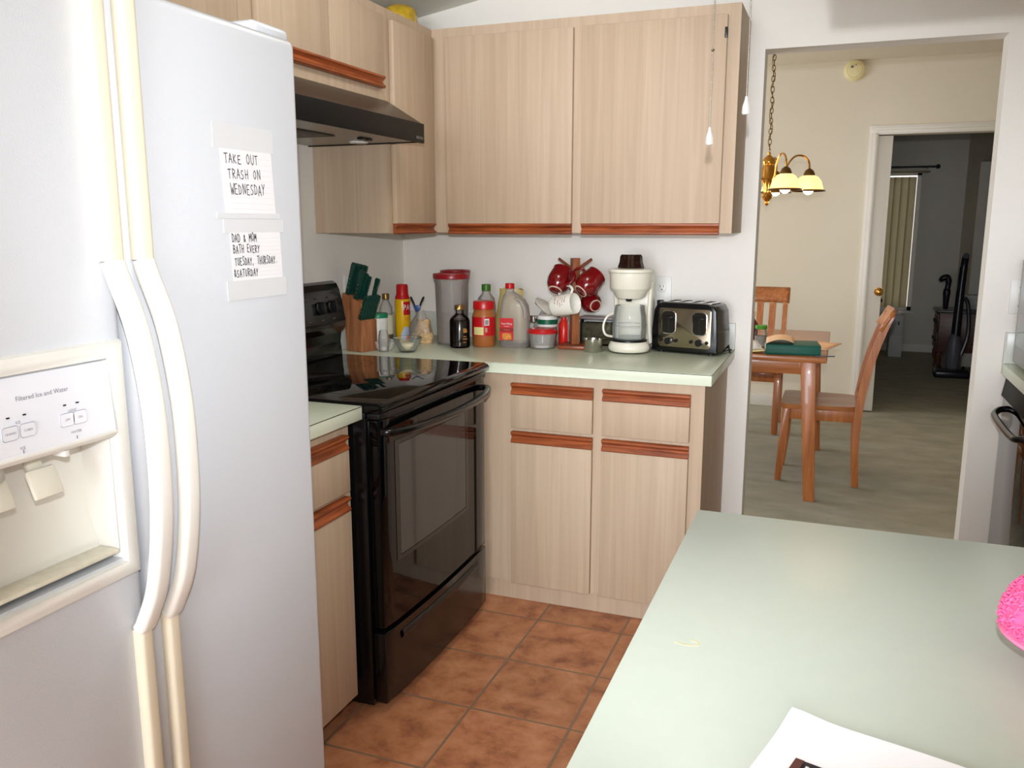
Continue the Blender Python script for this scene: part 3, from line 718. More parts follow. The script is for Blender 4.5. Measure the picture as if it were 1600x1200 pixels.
def canister(name, label, cat, x, y, prof, m, z=Z0, n=32):
    t = thing(name, label, cat, (x, y, z)); MB().lathe(prof, (x, y, z), n).build('body', m, t); return t
# white tub with a green lid
t = canister('plastic_jar', 'white plastic jar with green rimmed lid beside the knife block', 'jar', .094, -.405, [(0, 0), (.035, 0), (.038, .004), (.038, .113), (.036, .116)], WHITEP)
MB().lathe([(.0385, .114), (.0405, .115), (.0405, .128), (.038, .132), (0, .133)], (.094, -.405, Z0)).build('lid', GRNLID, t)
m = MB(); m.lathe([(.0382, .012), (.0382, .10)], (.094, -.405, Z0), 16, a0=-.9, a1=.9); m.build('paper_label', mat('label_white', (222, 222, 216), .6), t)
# oil bottle with gold cap
bx, by = .056, -.27
t = canister('oil_bottle', 'square-shouldered glass oil bottle with gold cap behind the white jar', 'bottle', bx, by, [(0, 0), (.026, 0), (.029, .004), (.029, .125), (.026, .145), (.014, .168), (.013, .176), (0, .176)], CLEAR)
MB().lathe([(0, .002), (.027, .003), (.027, .085), (0, .0855)], (bx, by, Z0)).build('oil', OIL, t)
MB().cyl((bx, by, Z0), .0155, .176, .2, 20, .002).build('cap', GOLD, t)
MB().lathe([(.0293, .03), (.0293, .11)], (bx, by, Z0), 20, a0=-2.0, a1=.3).build('paper_label', mat('label_beige', (206, 202, 176), .6), t)
# cooking spray can
sx_, sy_ = .112, -.228; FA = math.atan2(-.88, .47)
t = canister('spray_can', 'yellow cooking spray can with red cap beside the bag of dry pasta', 'spray can', sx_, sy_, [(0, 0), (.031, 0), (.0325, .003), (.0325, .165), (.03, .176), (.027, .182), (0, .182)], YEL)
MB().lathe([(.0305, .176), (.0315, .178), (.0255, .197), (.0248, .232), (.021, .238), (0, .239)], (sx_, sy_, Z0)).build('cap', RED, t)
def patch(t, nm, mt, r, z0, z1, a0, a1, c): m = MB(); m.lathe([(r, z0), (r, z1)], (c[0], c[1], Z0), 14, a0=a0, a1=a1); return m.build(nm, mt, t, fixn=False)
c0 = (sx_, sy_)
patch(t, 'red_panel', RED, .0328, .11, .166, FA+.12, FA+1.5, c0)
for ch_, du in (('P', -.0165), ('A', 0), ('M', .019)):
    m = MB(); text(m, ch_, .033, onround(c0, .0331, FA+.78+du/.0331, Z0+.141), .8); m.build('letter', PAPER, t, fixn=False)
m = MB()
for z in (.088, .094, .1): m.lathe([(.0329, z), (.0329, z+.002)], (sx_, sy_, Z0), 8, a0=FA+.2, a1=FA+1.1)
m.build('printed_lines', ORANGE, t, fixn=False)
m = MB(); pts = []
m.sheet(lambda u, v: onround(c0, .0329, FA-.25, Z0)(u*.052, .004+v*(.055*math.sin(PI*min(1, .12+u*.88))+.004)), 14, 4); m.build('plate_picture', PALEBLUE, t, fixn=False)
m = MB(); m.sheet(lambda u, v: onround(c0, .0332, FA+.7, Z0)(u*.022-.008, .006+v*.018), 6, 2); m.build('food_picture', ORANGE, t, fixn=False)
# bag of dry pasta with clip
bgx, bgy = .228, -.265
def bagmesh(cx_, cy_, z0, rx, ry, h, taper, lump, seed):
    rr = random.Random(seed); ph = [rr.uniform(0, 6) for _ in range(6)]; mb = MB()
    def fn(u, v):
        a = u*2*PI; s_ = (1-taper*max(0, v-.55)/.45) * (.86+.14*math.sin(PI*min(v*1.6, 1)))
        k = 1+lump*(math.sin(3*a+ph[0]+5*v)+.6*math.sin(5*a+ph[1]-7*v)+.5*math.sin(9*v*2+ph[2]+2*a))
        return (cx_+rx*s_*k*math.cos(a), cy_+ry*s_*k*math.sin(a), z0+h*v+.004*math.sin(4*a+ph[3])*v)
    mb.sheet(fn, 28, 14); bmesh.ops.remove_doubles(mb.bm, verts=mb.bm.verts, dist=1e-5)
    return mb
t = thing('pasta_bag', 'clear bag of dry pasta between the spray can and the tall canister', 'bag', (bgx, bgy, Z0))
m = bagmesh(bgx, bgy, Z0, .043, .036, .096, .25, .05, 3); m.lathe([(0, .0965), (.03, .0965)], (bgx, bgy, Z0-.004), 12); m.build('contents', OATS, t)
bagmesh(bgx-.012, bgy, Z0, .05, .04, .135, .72, .06, 4).build('wrapper', FROST2, t, fixn=False)
t = thing('binder_clip', 'blue binder clip with black arms closing the pasta bag', 'clip', (.20, -.262, Z0+.132))
MB().prism([(-.016, 0), (.016, 0), (.003, .026), (-.003, .026)], 'x', .19, .215).build('clip_body', BLUE, t) if False else None
m = MB(); m.T = Matrix.Translation((.20, -.262, Z0+.132)) @ Matrix.Rotation(R(20), 4, 'Z'); m.prism([(-.016, .022), (.016, .022), (.006, -.004), (-.006, -.004)], 'y', -.008, .008, .001); m.build('clip_body', BLUE, t)
for sg in (-1, 1):
    m = MB(); m.T = Matrix.Translation((.20, -.262, Z0+.132)) @ Matrix.Rotation(R(20), 4, 'Z')
    m.tube(smooth_path([(sg*.010, 0, .018), (sg*.016, 0, .034), (sg*.028, 0, .058)], 4), [.0035, .0035, .0035, .0035, .004, .004, .0045, .0045, .004], 8); m.build('arm', BLACKM, t)
# glass bowl holding a cream dish
gx, gy = .292, -.53
t = canister('glass_bowl', 'small clear glass bowl with thin green rim at the front of the counter', 'bowl', gx, gy, [(0, .001), (.026, .001), (.032, .006), (.048, .034), (.057, .056), (.055, .0565), (.046, .036), (.031, .009), (0, .006)], CLEAR)
m = MB(); m.tube([(gx+.0565*math.cos(a*PI/20), gy+.0565*math.sin(a*PI/20), Z0+.0565) for a in range(40)], .0013, 6, True); m.build('rim', GREENG, t)
m = MB().lathe([(0, .0075), (.022, .008), (.03, .014), (.034, .024), (.027, .025), (.027, .034), (.024, .036), (0, .0355)], (gx, gy, Z0)); tag(m.build('cream_dish', BUTTER, None, origin=(gx, gy, Z0)), 'small covered cream dish sitting inside the clear glass bowl', 'dish')
# clear plastic cup and tray
px_, py_ = .2, -.55
t = canister('plastic_cup', 'small clear plastic cup in front of the knife block', 'cup', px_, py_, [(0, .001), (.017, .001), (.019, .01), (.021, .05), (.017, .08), (.014, .083), (.013, .08), (.018, .05), (.016, .008), (0, .006)], FROST2)
MB().lathe([(0, .0065), (.0145, .0065), (.0155, .02), (0, .021)], (px_, py_, Z0), 16).build('contents', WHITEP, t)
m = MB(); m.lathe([(0, .001), (.03, .001), (.036, .008), (.043, .036), (.0455, .037), (.042, .034), (.034, .009), (.029, .004), (0, .004)], (.175, -.50, Z0), 24); tag(m.build('plastic_dish', FROST2, None, origin=(.175, -.5, Z0)), 'shallow clear plastic dish behind the small plastic cup', 'dish')
# tall canisters
cnx, cny = .345, -.235
for (x, y, h, lb, ml, k) in ((cnx, cny, .282, 'tall cloudy plastic canister with dark red lid behind the black syrup bottle', .12, 1), (.300, -.10, .288, 'second tall cloudy canister, its red lid peeking from behind the first', .0, .85)):
    t = canister('storage_canister', lb, 'canister', x, y, [(0, .0), (k*.058, .0), (k*.061, .004), (k*.068, h*.88), (k*.0715, h*.90), (k*.0715, h-.012), (k*.069, h-.012), (k*.066, h*.88), (k*.059, .008), (0, .006)], FROST)
    if ml: MB().lathe([(0, .0085), (.0575, .0085), (.061, ml), (0, ml+.003)], (x, y, Z0)).build('contents', BEANS, t)
    MB().lathe([(k*.0705, h-.016), (k*.0755, h-.014), (k*.0765, h+.002), (k*.074, h+.006), (k*.062, h+.006), (k*.058, h+.001), (0, h+.001)], (x, y, Z0)).build('lid', DKRED, t)
    MB().lathe([(k*.0578, h+.0016), (0, h+.0026)], (x, y, Z0)).build('lid_film', mat('lid_film', (196, 184, 178), .3), t, fixn=False)
# dark syrup bottle
dx_, dy_ = .424, -.332
t = canister('syrup_bottle', 'black liquid in glass bottle with gold cap, in front of the tall canister', 'bottle', dx_, dy_, [(0, 0), (.036, 0), (.0405, .005), (.0405, .105), (.037, .116), (.02, .132), (.0155, .138), (.0155, .152), (0, .152)], DARKGLASS)
MB().lathe([(0, .002), (.036, .003), (.0395, .007), (.0395, .104), (.036, .113), (0, .1135)], (dx_, dy_, Z0)).build('liquid', SYRUP, t)
MB().lathe([(.0165, .150), (.0205, .151), (.0205, .166), (.018, .17), (0, .171)], (dx_, dy_, Z0), 24, flute=.03, nf=12).build('cap', GOLD, t)
m = MB()
for k in range(16): m.sphere((dx_+.0408*math.cos(FA-.35), dy_+.0408*math.sin(FA-.35), Z0+.012+k*.006), (.0016, .0016, .0014), 6)
m.build('glass_beads', CHROME, t)
m = MB()
for a, z, wd, h in ((.45, .075, .016, .004), (.5, .062, .018, .012), (.45, .045, .014, .003), (.5, .035, .02, .004), (.42, .022, .014, .003)):
    m.sheet(lambda u, v: onround((dx_, dy_), .0408, FA+a, Z0+z)((u-.5)*wd, v*h), 4, 1)
m.build('printed_marks', mat('gold_print', (176, 122, 56), .4), t, fixn=False)
# peanut butter jar
ax, ay = .501, -.265; cP = (ax, ay)
t = canister('peanut_butter_jar', 'peanut butter jar with red lid and red label in the middle of the row', 'jar', ax, ay, [(0, 0), (.042, 0), (.0465, .006), (.0465, .042), (.0475, .048), (.0475, .118), (.045, .13), (.038, .148), (.037, .152), (0, .152)], PEANUT)
MB().lathe([(.039, .15), (.0435, .152), (.0435, .178), (.041, .183), (0, .184)], (ax, ay, Z0), 48, flute=.008, nf=40).build('lid', RED, t)
MB().lathe([(.0479, .046), (.0479, .121)], (ax, ay, Z0), 40).build('label', RED, t)
FB = math.atan2(-3.2, 1.33)
m = MB(); m.sheet(lambda u, v: onround(cP, .0482, FB, Z0)(.002+u*.020, .088+v*.027), 5, 1); m.build('barcode_panel', PAPER, t, fixn=False)
m = MB()
for k in range(9): m.sheet(lambda u, v: onround(cP, .0484, FB, Z0)(.0045+k*.0017+u*(.0008+.0004*(k % 2)), .091+v*.019), 1, 1)
m.build('barcode', INK, t, fixn=False)
m = MB(); m.sheet(lambda u, v: onround(cP, .0482, FB, Z0)(-.046+u*.044, .05+v*.031), 8, 1); m.build('yellow_panel', PALEYEL, t, fixn=False)
m = MB()
for k in range(4): m.sheet(lambda u, v: onround(cP, .0484, FB, Z0)(-.038+u*.03, .056+k*.006+v*.0012), 6, 1)
for k in range(3): m.sheet(lambda u, v: onround(cP, .0484, FB, Z0)(.005+u*.009, .062+k*.006+v*.0035), 3, 1)
m.build('printed_lines', mat('label_grey', (190, 190, 170), .5), t, fixn=False)
# bottle with green cap behind it, and yellow bag
t = canister('juice_bottle', 'clear bottle with green cap standing behind the peanut butter jar', 'bottle', .468, -.16, [(0, 0), (.036, 0), (.04, .006), (.04, .15), (.034, .185), (.017, .206), (.0165, .218), (0, .218)], FROST)
MB().cyl((.468, -.16, Z0), .019, .214, .242, 24, .002).build('cap', GRNCAP, t)
t = tag(bagmesh(.545, -.075, Z0, .07, .03, .218, .15, .05, 9).build('yellow_bag', mat('yellow_wrapper', (206, 186, 110), .35, var=.1, vscale=(20, 20, 20)), None, origin=(.545, -.075, Z0)), 'pale yellow wrapped bag behind the green-capped bottle', 'bag')
# syrup jug: oblong body, round shoulder with a moulded grip
jx, jy = .622, -.232
t = thing('syrup_jug', 'cloudy plastic pancake syrup jug with red cap, nearly empty', 'jug', (jx, jy, Z0))
def jug(scale, h0, prof, m, nm):
    mb = MB(); mb.T = Matrix.Translation((jx, jy, Z0)) @ Matrix.Rotation(R(8), 4, 'Z')
    rows = []
    for r, z, ox in prof:
        ring = []
        for k in range(32):
            a = 2*PI*k/32; e = 2/3.2
            ring.append(mb.v((ox+math.copysign(abs(math.cos(a))**e, math.cos(a))*r*scale, math.copysign(abs(math.sin(a))**e, math.sin(a))*min(r, .046)*scale*.92, z)))
        rows.append(ring)
    for A, B in zip(rows, rows[1:]):
        for k in range(32): mb.f([A[k], A[(k+1) % 32], B[(k+1) % 32], B[k]])
    mb.f(rows[0][::-1]); mb.f(rows[-1]); return mb.build(nm, m, t)
JP = [(.054, 0, 0), (.0605, .006, 0), (.0605, .115, 0), (.059, .14, 0), (.055, .165, 0), (.047, .188, -.004), (.034, .206, -.012), (.02, .218, -.018), (.0165, .222, -.02), (.0165, .236, -.02)]
jug(1, 0, JP, FROST, 'body'); jug(.955, 0, [(.054, .004, 0), (.0605, .009, 0), (.0605, .021, 0)], SYRUP, 'syrup')
m = MB(); m.tube(smooth_path([(jx+.012, jy-.034, Z0+.2), (jx+.038, jy-.042, Z0+.188), (jx+.056, jy-.042, Z0+.155), (jx+.058, jy-.042, Z0+.12)], 5), .006, 8); m.build('moulded_grip', FROST, t)
MB().cyl((jx-.02, jy-.003, Z0), .0185, .232, .254, 24, .002).build('cap', RED, t)
jf = lambda u, v: (jx-.017+u*.99+v*0, jy-.0485+u*.14, Z0+v)
m = MB(); m.sheet(lambda u, v: jf(-.028+u*.056, .03+v*.088), 3, 3); m.build('label', mat('label_red', (204, 30, 34), .4), t, fixn=False)
of = lambda q_: (lambda u, v: tuple(Vector(jf(u, v))+Vector((0, -q_, 0))))
m = MB(); text(m, 'Pearl Milling', .0105, lambda u, v: of(.0009)(u+.001, v+.096), .85); text(m, 'Company', .006, lambda u, v: of(.0009)(u+.001, v+.086)); m.build('lettering', PAPER, t, fixn=False)
m = MB(); m.sheet(lambda u, v: of(.0006)(-.028+u*.056, .064+v*.016), 2, 1); m.build('label_band', mat('label_dark_red', (146, 16, 22), .4), t, fixn=False)
m = MB(); text(m, 'Original', .008, lambda u, v: of(.001)(u+.001, v+.072)); m.build('lettering', ORANGE, t, fixn=False)
m = MB()
for k, (a, b) in enumerate(((.022, .006), (.021, .0062), (.020, .006))): m.prism([(jx-.015+a*math.cos(i*PI/10), Z0+.038+k*.0075+b*math.sin(i*PI/10)) for i in range(20)], 'y', jy-.0508+.0003*k*-1-.0, jy-.0500)
m.build('pancake_picture', PANC, t)
# round red-lidded tub
rx_, ry_ = .742, -.238
t = canister('food_tub', 'low round clear tub with red lid in front of the syrup jug', 'tub', rx_, ry_, [(0, .001), (.044, .001), (.047, .006), (.055, .06), (.057, .066), (.053, .064), (.045, .008), (0, .006)], FROST2)
MB().lathe([(0, .0065), (.043, .0065), (.0445, .014), (0, .0145)], (rx_, ry_, Z0)).build('contents', WHITEP, t)
MB().lathe([(.056, .061), (.0605, .062), (.0615, .07), (.058, .075), (.048, .075), (.045, .079), (0, .079)], (rx_, ry_, Z0)).build('lid', RED, t)
# things behind the red-lidded tub
t = canister('plastic_jar', 'small jar with white and dark green striped lid behind the red-lidded tub', 'jar', .728, -.135, [(0, 0), (.036, 0), (.038, .004), (.038, .075), (0, .075)], mat('brown_jar', (150, 100, 70), .3))
MB().lathe([(.0385, .074), (.041, .0755), (.041, .117), (.039, .12), (0, .12)], (.728, -.135, Z0)).build('lid', WHITEP, t)
MB().lathe([(.0414, .086), (.0414, .106)], (.728, -.135, Z0)).build('lid_band', mat('dark_green_print', (14, 92, 62), .4), t, fixn=False)
t = canister('glass_jar', 'small glass jar with chrome lid between syrup jug and striped jar', 'jar', .668, -.135, [(0, 0), (.022, 0), (.024, .004), (.024, .08), (.018, .092), (0, .092)], CLEAR)
MB().lathe([(0, .003), (.022, .003), (.022, .06), (0, .061)], (.668, -.135, Z0), 16).build('contents', mat('orange_spice', (150, 84, 40), .6), t)
MB().cyl((.668, -.135, Z0), .02, .09, .118, 20, .003).build('lid', CHROME, t)
def crumpled():
    mb = MB()
    def fn(u, v):
        x = .655+u*.165; a = -1.15+v*3.3
        r = .034-.013*u+.006*math.sin(u*9+v*4)
        return (x, -.058+r*math.cos(a+1.57)*.8+.005*math.sin(7*u+3*v), Z0+.165-.075*u**.8+r*math.sin(a+1.57)*.6+.006*math.sin(11*u-5*v))
    mb.sheet(fn, 16, 14); return mb
t = thing('plastic_bag', 'crumpled translucent plastic bag behind the jars left of the mug tree', 'bag', (.74, -.085, Z0))
crumpled().build('fold', PLASTICBAG, t, solid=.0015)
bagmesh(.715, -.052, Z0, .08, .026, .135, .5, .07, 21).build('pouch', FROST, t, fixn=False)
t = canister('sauce_bottle', 'small bright red bottle behind the mug tree base', 'bottle', .792, -.115, [(0, 0), (.02, 0), (.0215, .004), (.0215, .085), (.012, .1), (.011, .112), (0, .113)], mat('scarlet', (212, 34, 22), .3))
t = canister('glass_jar', 'empty clear glass jar between the red bottle and mug tree post', 'jar', .826, -.10, [(0, .001), (.026, .001), (.028, .005), (.028, .09), (.022, .104), (.022, .112), (.020, .112), (.026, .088), (.026, .006), (0, .005)], CLEAR)
t = thing('herb_container', 'low clear box of dark dried herbs behind the mug tree', 'container', (.915, -.075, Z0))
MB().box(.853, .992, -.100, -.030, Z0, Z0+.108, .012, 3).build('box', DARKGLASS, t)
MB().box(.858, .987, -.095, -.035, Z0+.004, Z0+.092, .01, 3).build('herbs', HERB, t)
MB().box(.849, .996, -.104, -.026, Z0+.106, Z0+.118, .008, 3).build('lid', mat('herb_lid', (142, 128, 128), .3), t)
# steel measuring cup, tipped toward the room
mx_, my_ = .955, -.255
t = thing('measuring_cup', 'stainless steel measuring cup beside the mug tree base', 'cup', (mx_, my_, Z0))
m = MB(); m.T = Matrix.Translation((mx_, my_, Z0)); m.lathe([(0, .0005), (.032, .0005), (.034, .003), (.037, .049), (.0385, .05), (.036, .0485), (.0325, .004), (0, .003)]); m.build('bowl', CUPS, t)
m = MB(); m.box(mx_+.036, mx_+.09, my_-.008+.03, my_+.008+.03, Z0+.045, Z0+.048, .001) if False else m.prism([(mx_+.03, my_+.018), (mx_+.07, my_+.07), (mx_+.062, my_+.077), (mx_+.022, my_+.026)], 'z', Z0+.0455, Z0+.0485, .001); m.build('handle', STEEL, t)

# ------------------------------------------------------------------ mug tree and mugs
tx_, ty_ = .858, -.185
t = thing('mug_tree', 'wooden mug tree with square post and base', 'mug tree', (tx_, ty_, Z0))
m = MB(); m.T = Matrix.Translation((tx_, ty_, Z0)) @ Matrix.Rotation(R(6), 4, 'Z'); m.box(-.056, .056, -.058, .058, 0, .015, .004); m.build('base', OAK, t)
m = MB(); m.T = Matrix.Translation((tx_, ty_, Z0)) @ Matrix.Rotation(R(38), 4, 'Z'); m.box(-.0155, .0155, -.0155, .0155, .015, .355, .0015); m.build('post', OAK_Z, t)
pegs = [((-.013, -.004, .315), (-.068, .0, .352)), ((.013, .0, .315), (.068, -.004, .352)), ((.004, -.013, .21), (.006, -.072, .245)), ((.012, .006, .2), (.062, .03, .235))]
for a, b in pegs:
    m = MB(); o_ = Vector((tx_, ty_, Z0)); m.tube([o_+Vector(a), o_+Vector(b)], .0055, 10); m.build('peg', OAK_END, t)
def make_mug(label, m, loc, axis, hd, size=1.0, ring=True, bell=True):
    t = thing('mug', label, 'mug', (0, 0, 0), 'mugs hanging on the mug tree')
    if bell: P = [(0, 0), (.024, 0), (.028, .003), (.041, .02), (.047, .042), (.045, .066), (.0395, .092), (.0405, .1), (.0385, .1), (.042, .066), (.044, .042), (.037, .02), (.02, .008), (0, .007)]
    else: P = [(0, 0), (.036, 0), (.0395, .004), (.041, .012), (.041, .098), (.0395, .1), (.038, .098), (.038, .012), (.035, .006), (0, .006)]
    MB().lathe(P, n=36).build('body', m, t)
    hr = smooth_path([(.040, 0, .078), (.058, 0, .084), (.074, 0, .068), (.074, 0, .044), (.06, 0, .026), (.041, 0, .024)], 6)
    MB().tube(hr, .0055, 10).build('handle', m, t)
    if ring:
        MB().lathe([(.0235, -.0004), (.0275, -.0004), (.0285, .0026)]).build('foot_ring', mat('bare_clay', (206, 180, 160), .7), t, fixn=False)
    z = Vector(axis).normalized(); x = Vector(hd); x = (x-z*x.dot(z)).normalized(); y = z.cross(x)
    t.matrix_world = Matrix.Translation(loc) @ Matrix((x, y, z)).transposed().to_4x4() @ Matrix.Scale(size, 4)
    return t
make_mug('dark red mug hanging upper left of the mug tree post', REDG, (.803, -.268, 1.147), (.12, .62, .78), (.75, .1, .55), .98)
make_mug('dark red mug hanging upper right next to the coffee maker', REDG, (.905, -.268, 1.146), (.46, .62, .60), (-.75, .1, .55), 1.0)
make_mug('dark red mug hanging low behind the white mug', REDG, (.944, -.185, 1.085), (-.62, .65, .25), (.1, .1, 1), .86)
t = make_mug('white mug with red printed lines hanging low on the mug tree', WHITEG, (.797, -.262, 1.085), (.95, -.28, .17), (-.10, .35, 1), 1.0, False, False)
m = MB()
for k, (a0, L) in enumerate(((.03, .6), (.045, .85), (.055, .9), (.065, .8), (.075, .55))):
    for j in range(7):
        if (k*3+j) % 5 == 4: continue
        a = 1.0+j*.16*L; m.lathe([(.0413, a0), (.0413, a0+.0028)], n=2, a0=a, a1=a+.11)
m.build('printed_lines', mat('brick_print', (150, 84, 76), .5), t, fixn=False)

# ------------------------------------------------------------------ coffee maker
cx_, cy_ = 1.088, -.215
t = thing('coffee_maker', 'white drip coffee maker with smoked top beside the toaster', 'coffee maker', (cx_, cy_, Z0))
WC = mat('appliance_white', (232, 226, 208), .28)
m = MB()
for k in range(4): m.cyl((cx_+.05*math.cos(.8+k*PI/2), cy_+.05*math.sin(.8+k*PI/2), Z0), .008, 0, .006, 10)
m.build('foot', BLACKM, t)
m = MB(); m.lathe([(0, .005), (.073, .005), (.079, .012), (.080, .022), (.074, .036), (.067, .043), (0, .043)], (cx_, cy_, Z0), 40, 1, .95); m.build('base', WC, t)
m = MB(); m.lathe([(0, .0435), (.069, .0435), (.069, .049), (.062, .051), (0, .0505)], (cx_, cy_, Z0), 36); m.build('warming_plate', BLACKM, t)
m = MB(); m.box(cx_-.072, cx_+.072, cy_+.066, cy_+.125, Z0+.02, Z0+.31, .012, 3); m.build('column', WC, t)
for sg in (-1, 1):
    m = MB(); m.tube(smooth_path([(cx_+sg*.068, cy_+.068, Z0+.03), (cx_+sg*.064, cy_+.05, Z0+.12), (cx_+sg*.069, cy_+.045, Z0+.235), (cx_+sg*.0735, cy_+.04, Z0+.27)], 5), .0085, 8); m.build('side_pillar', WC, t)
m = MB(); m.lathe([(0, .208), (.05, .208), (.056, .213), (.066, .235), (.075, .2435), (.0785, .248), (.0795, .305), (0, .305)], (cx_, cy_, Z0), 40); m.build('filter_basket', WC, t)
m = MB(); m.lathe([(.0795, .3055), (.084, .307), (.0855, .312), (.083, .3185), (.06, .322), (0, .322)], (cx_, cy_, Z0), 40); m.build('lid', WC, t)
m = MB(); m.lathe([(.0486, .3222), (.0502, .326), (.044, .345), (.042, .365), (.037, .373), (0, .374)], (cx_, cy_, Z0), 48, flute=.03, nf=12); m.build('smoked_cap', SMOKY, t)
m = MB(); m.lathe([(0, .196), (.01, .197), (.014, .2075)], (cx_, cy_-.02, Z0), 16); m.build('drip_spout', BLACKM, t)
t2 = thing('coffee_carafe', 'empty glass carafe with white handle standing in the coffee maker', 'carafe', (cx_, cy_, Z0+.0515))
m = MB(); m.lathe([(0, .0515), (.058, .0515), (.064, .056), (.066, .09), (.063, .14), (.058, .165), (.056, .18), (.0545, .18), (.0565, .165), (.0615, .14), (.0645, .09), (.062, .058), (0, .0535)], (cx_, cy_, Z0), 40); m.build('glass', CLEAR, t2)
MB().lathe([(.066, .104), (.0668, .105), (.066, .106)], (cx_, cy_, Z0), 40).build('level_line', mat('level_grey', (150, 150, 150), .5), t2, fixn=False)
m = MB(); m.tube(smooth_path([(cx_-.060, cy_-.012, Z0+.148), (cx_-.082, cy_-.03, Z0+.135), (cx_-.094, cy_-.036, Z0+.10), (cx_-.086, cy_-.034, Z0+.068), (cx_-.064, cy_-.014, Z0+.058)], 6), .0045, 8); m.build('handle', WC, t2)

# ------------------------------------------------------------------ toaster
TT = Matrix.Translation((1.309, -.130, Z0)) @ Matrix.Rotation(R(-12.6), 4, 'Z')
t = thing('toaster', 'black and stainless four-slice toaster at the right end of the counter', 'toaster', (1.309, -.130, Z0))
def TB(): q = MB(); q.T = TT.copy(); return q
m = TB(); hw, hd_ = .133, .066
pr = [(-hw, .012), (-hw+.002, .006), (hw-.002, .006), (hw, .012), (hw-.002, .09), (hw-.008, .165), (hw-.02, .186), (hw-.04, .192), (-hw+.04, .192), (-hw+.02, .186), (-hw+.008, .165), (-hw+.002, .09)]
m.prism(pr, 'y', -hd_, hd_, .005, 3); m.build('body', BLACK, t)
m = TB()
for x in (-.1, .1):
    for y in (-.042, .042): m.cyl((x, y, 0), .01, .0, .007, 10)
m.build('foot', BLACKM, t)
m = TB(); m.box(-.1, .1, -.053, .053, .1915, .1945, .001); tp = m.build('top_plate', CHROME, t)
m = TB()
for x in (-.07, -.025, .025, .07): m.box(x-.0105, x+.0105, -.044, .044, .1935, .1950)
m.build('bread_slot', INK, tp)
m = TB(); m.prism([(-.104+u, .098+v) for u, v in [(0, 0)]] if False else [(.001+a, .098+b) for a, b in rsec(.105, .074, .012)], 'y', -hd_-.0025, -hd_+.001, .001); m.build('face_plate', STEEL, t)
for x in (-.062, .062):
    m = TB(); m.prism([(x+a, .118+b) for a, b in rsec(.0295, .045, .018)], 'y', -hd_-.0045, -hd_-.002, .0008); m.build('lever_bezel', CHROME, t)
    m = TB(); m.prism([(x+a, .118+b) for a, b in rsec(.0265, .042, .016)], 'y', -hd_-.0056, -hd_-.0044); m.build('lever_recess', mat('recess_grey', (70, 66, 60), .2, metal=.8), t)
    m = TB(); m.box(x-.0015, x+.0015, -hd_-.0065, -hd_-.0054, .08, .135); m.build('lever_slot', INK, t)
    m = TB(); m.box(x-.018, x+.018, -hd_-.018, -hd_-.005, .133, .142, .003); m.build('lever', BLACKM, t)
    m = TB(); m.T = TT @ Matrix.Translation((x, -hd_-.002, .046)) @ Matrix.Rotation(PI/2, 4, 'X')
    m.cyl((0, 0, 0), .0155, 0, .003, 24, .001); m.build('dial_ring', CHROME, t)
    m = TB(); m.T = TT @ Matrix.Translation((x, -hd_-.002, .046)) @ Matrix.Rotation(PI/2, 4, 'X')
    m.cyl((0, 0, 0), .013, .003, .014, 24, .002); m.box(-.0015, .0015, .003, .012, .0135, .0146); m.build('dial', BLACKM, t)
    for dx in (-.032, .03):
        m = TB(); m.T = TT @ Matrix.Translation((x+dx, -hd_-.002, .048)) @ Matrix.Rotation(PI/2, 4, 'X')
        m.cyl((0, 0, 0), .0068, 0, .006, 16, .0015); m.build('button', BLACKM, t)
# outlet, plug and cord
t = thing('outlet', 'white double wall outlet behind the toaster', 'outlet', (1.168, -.004, 1.11))
MB().box(1.131, 1.206, -.006, -.0005, 1.045, 1.196, .002).build('plate', WHITEP, t)
for z in (1.152, 1.09):
    m = MB(); m.prism([(1.168+a, z+b) for a, b in rsec(.0165, .02, .008)], 'y', -.0085, -.0055, .0008); rc = m.build('receptacle', WHITEP, t)
    m = MB(); m.box(1.1605, 1.1625, -.0088, -.0082, z-.001, z+.008); m.box(1.1735, 1.1755, -.0088, -.0082, z-.001, z+.008); m.cyl((1.168, -.0085, z-.009), .0022, -.002, .002, 8); m.build('slot', INK, rc)
t = thing('power_cord', 'black toaster plug and cord in the lower socket of the outlet', 'cord', (1.168, -.02, 1.09))
MB().box(1.155, 1.181, -.034, -.0088, 1.078, 1.102, .004).build('plug', BLACKM, t)
MB().tube(smooth_path([(1.158, -.03, 1.08), (1.15, -.03, 1.04), (1.146, -.034, .98), (1.155, -.03, .93), (1.19, -.027, .9195), (1.26, -.0265, .9185), (1.40, -.027, .919), (1.455, -.05, .9185), (1.459, -.12, .918), (1.453, -.105, .935), (1.449, -.095, .946)], 6), .0032, 8).build('cable', BLACKM, t)
t = thing('wall_plate', 'plain white wall plate on the left wall behind the knife block', 'wall plate', (.003, -.46, 1.13))
MB().box(.0005, .006, -.505, -.425, 1.07, 1.2, .002).build('plate', WHITEP, t)
MB().box(.006, .009, -.475, -.455, 1.115, 1.155, .001).build('rocker', WHITEP, t)

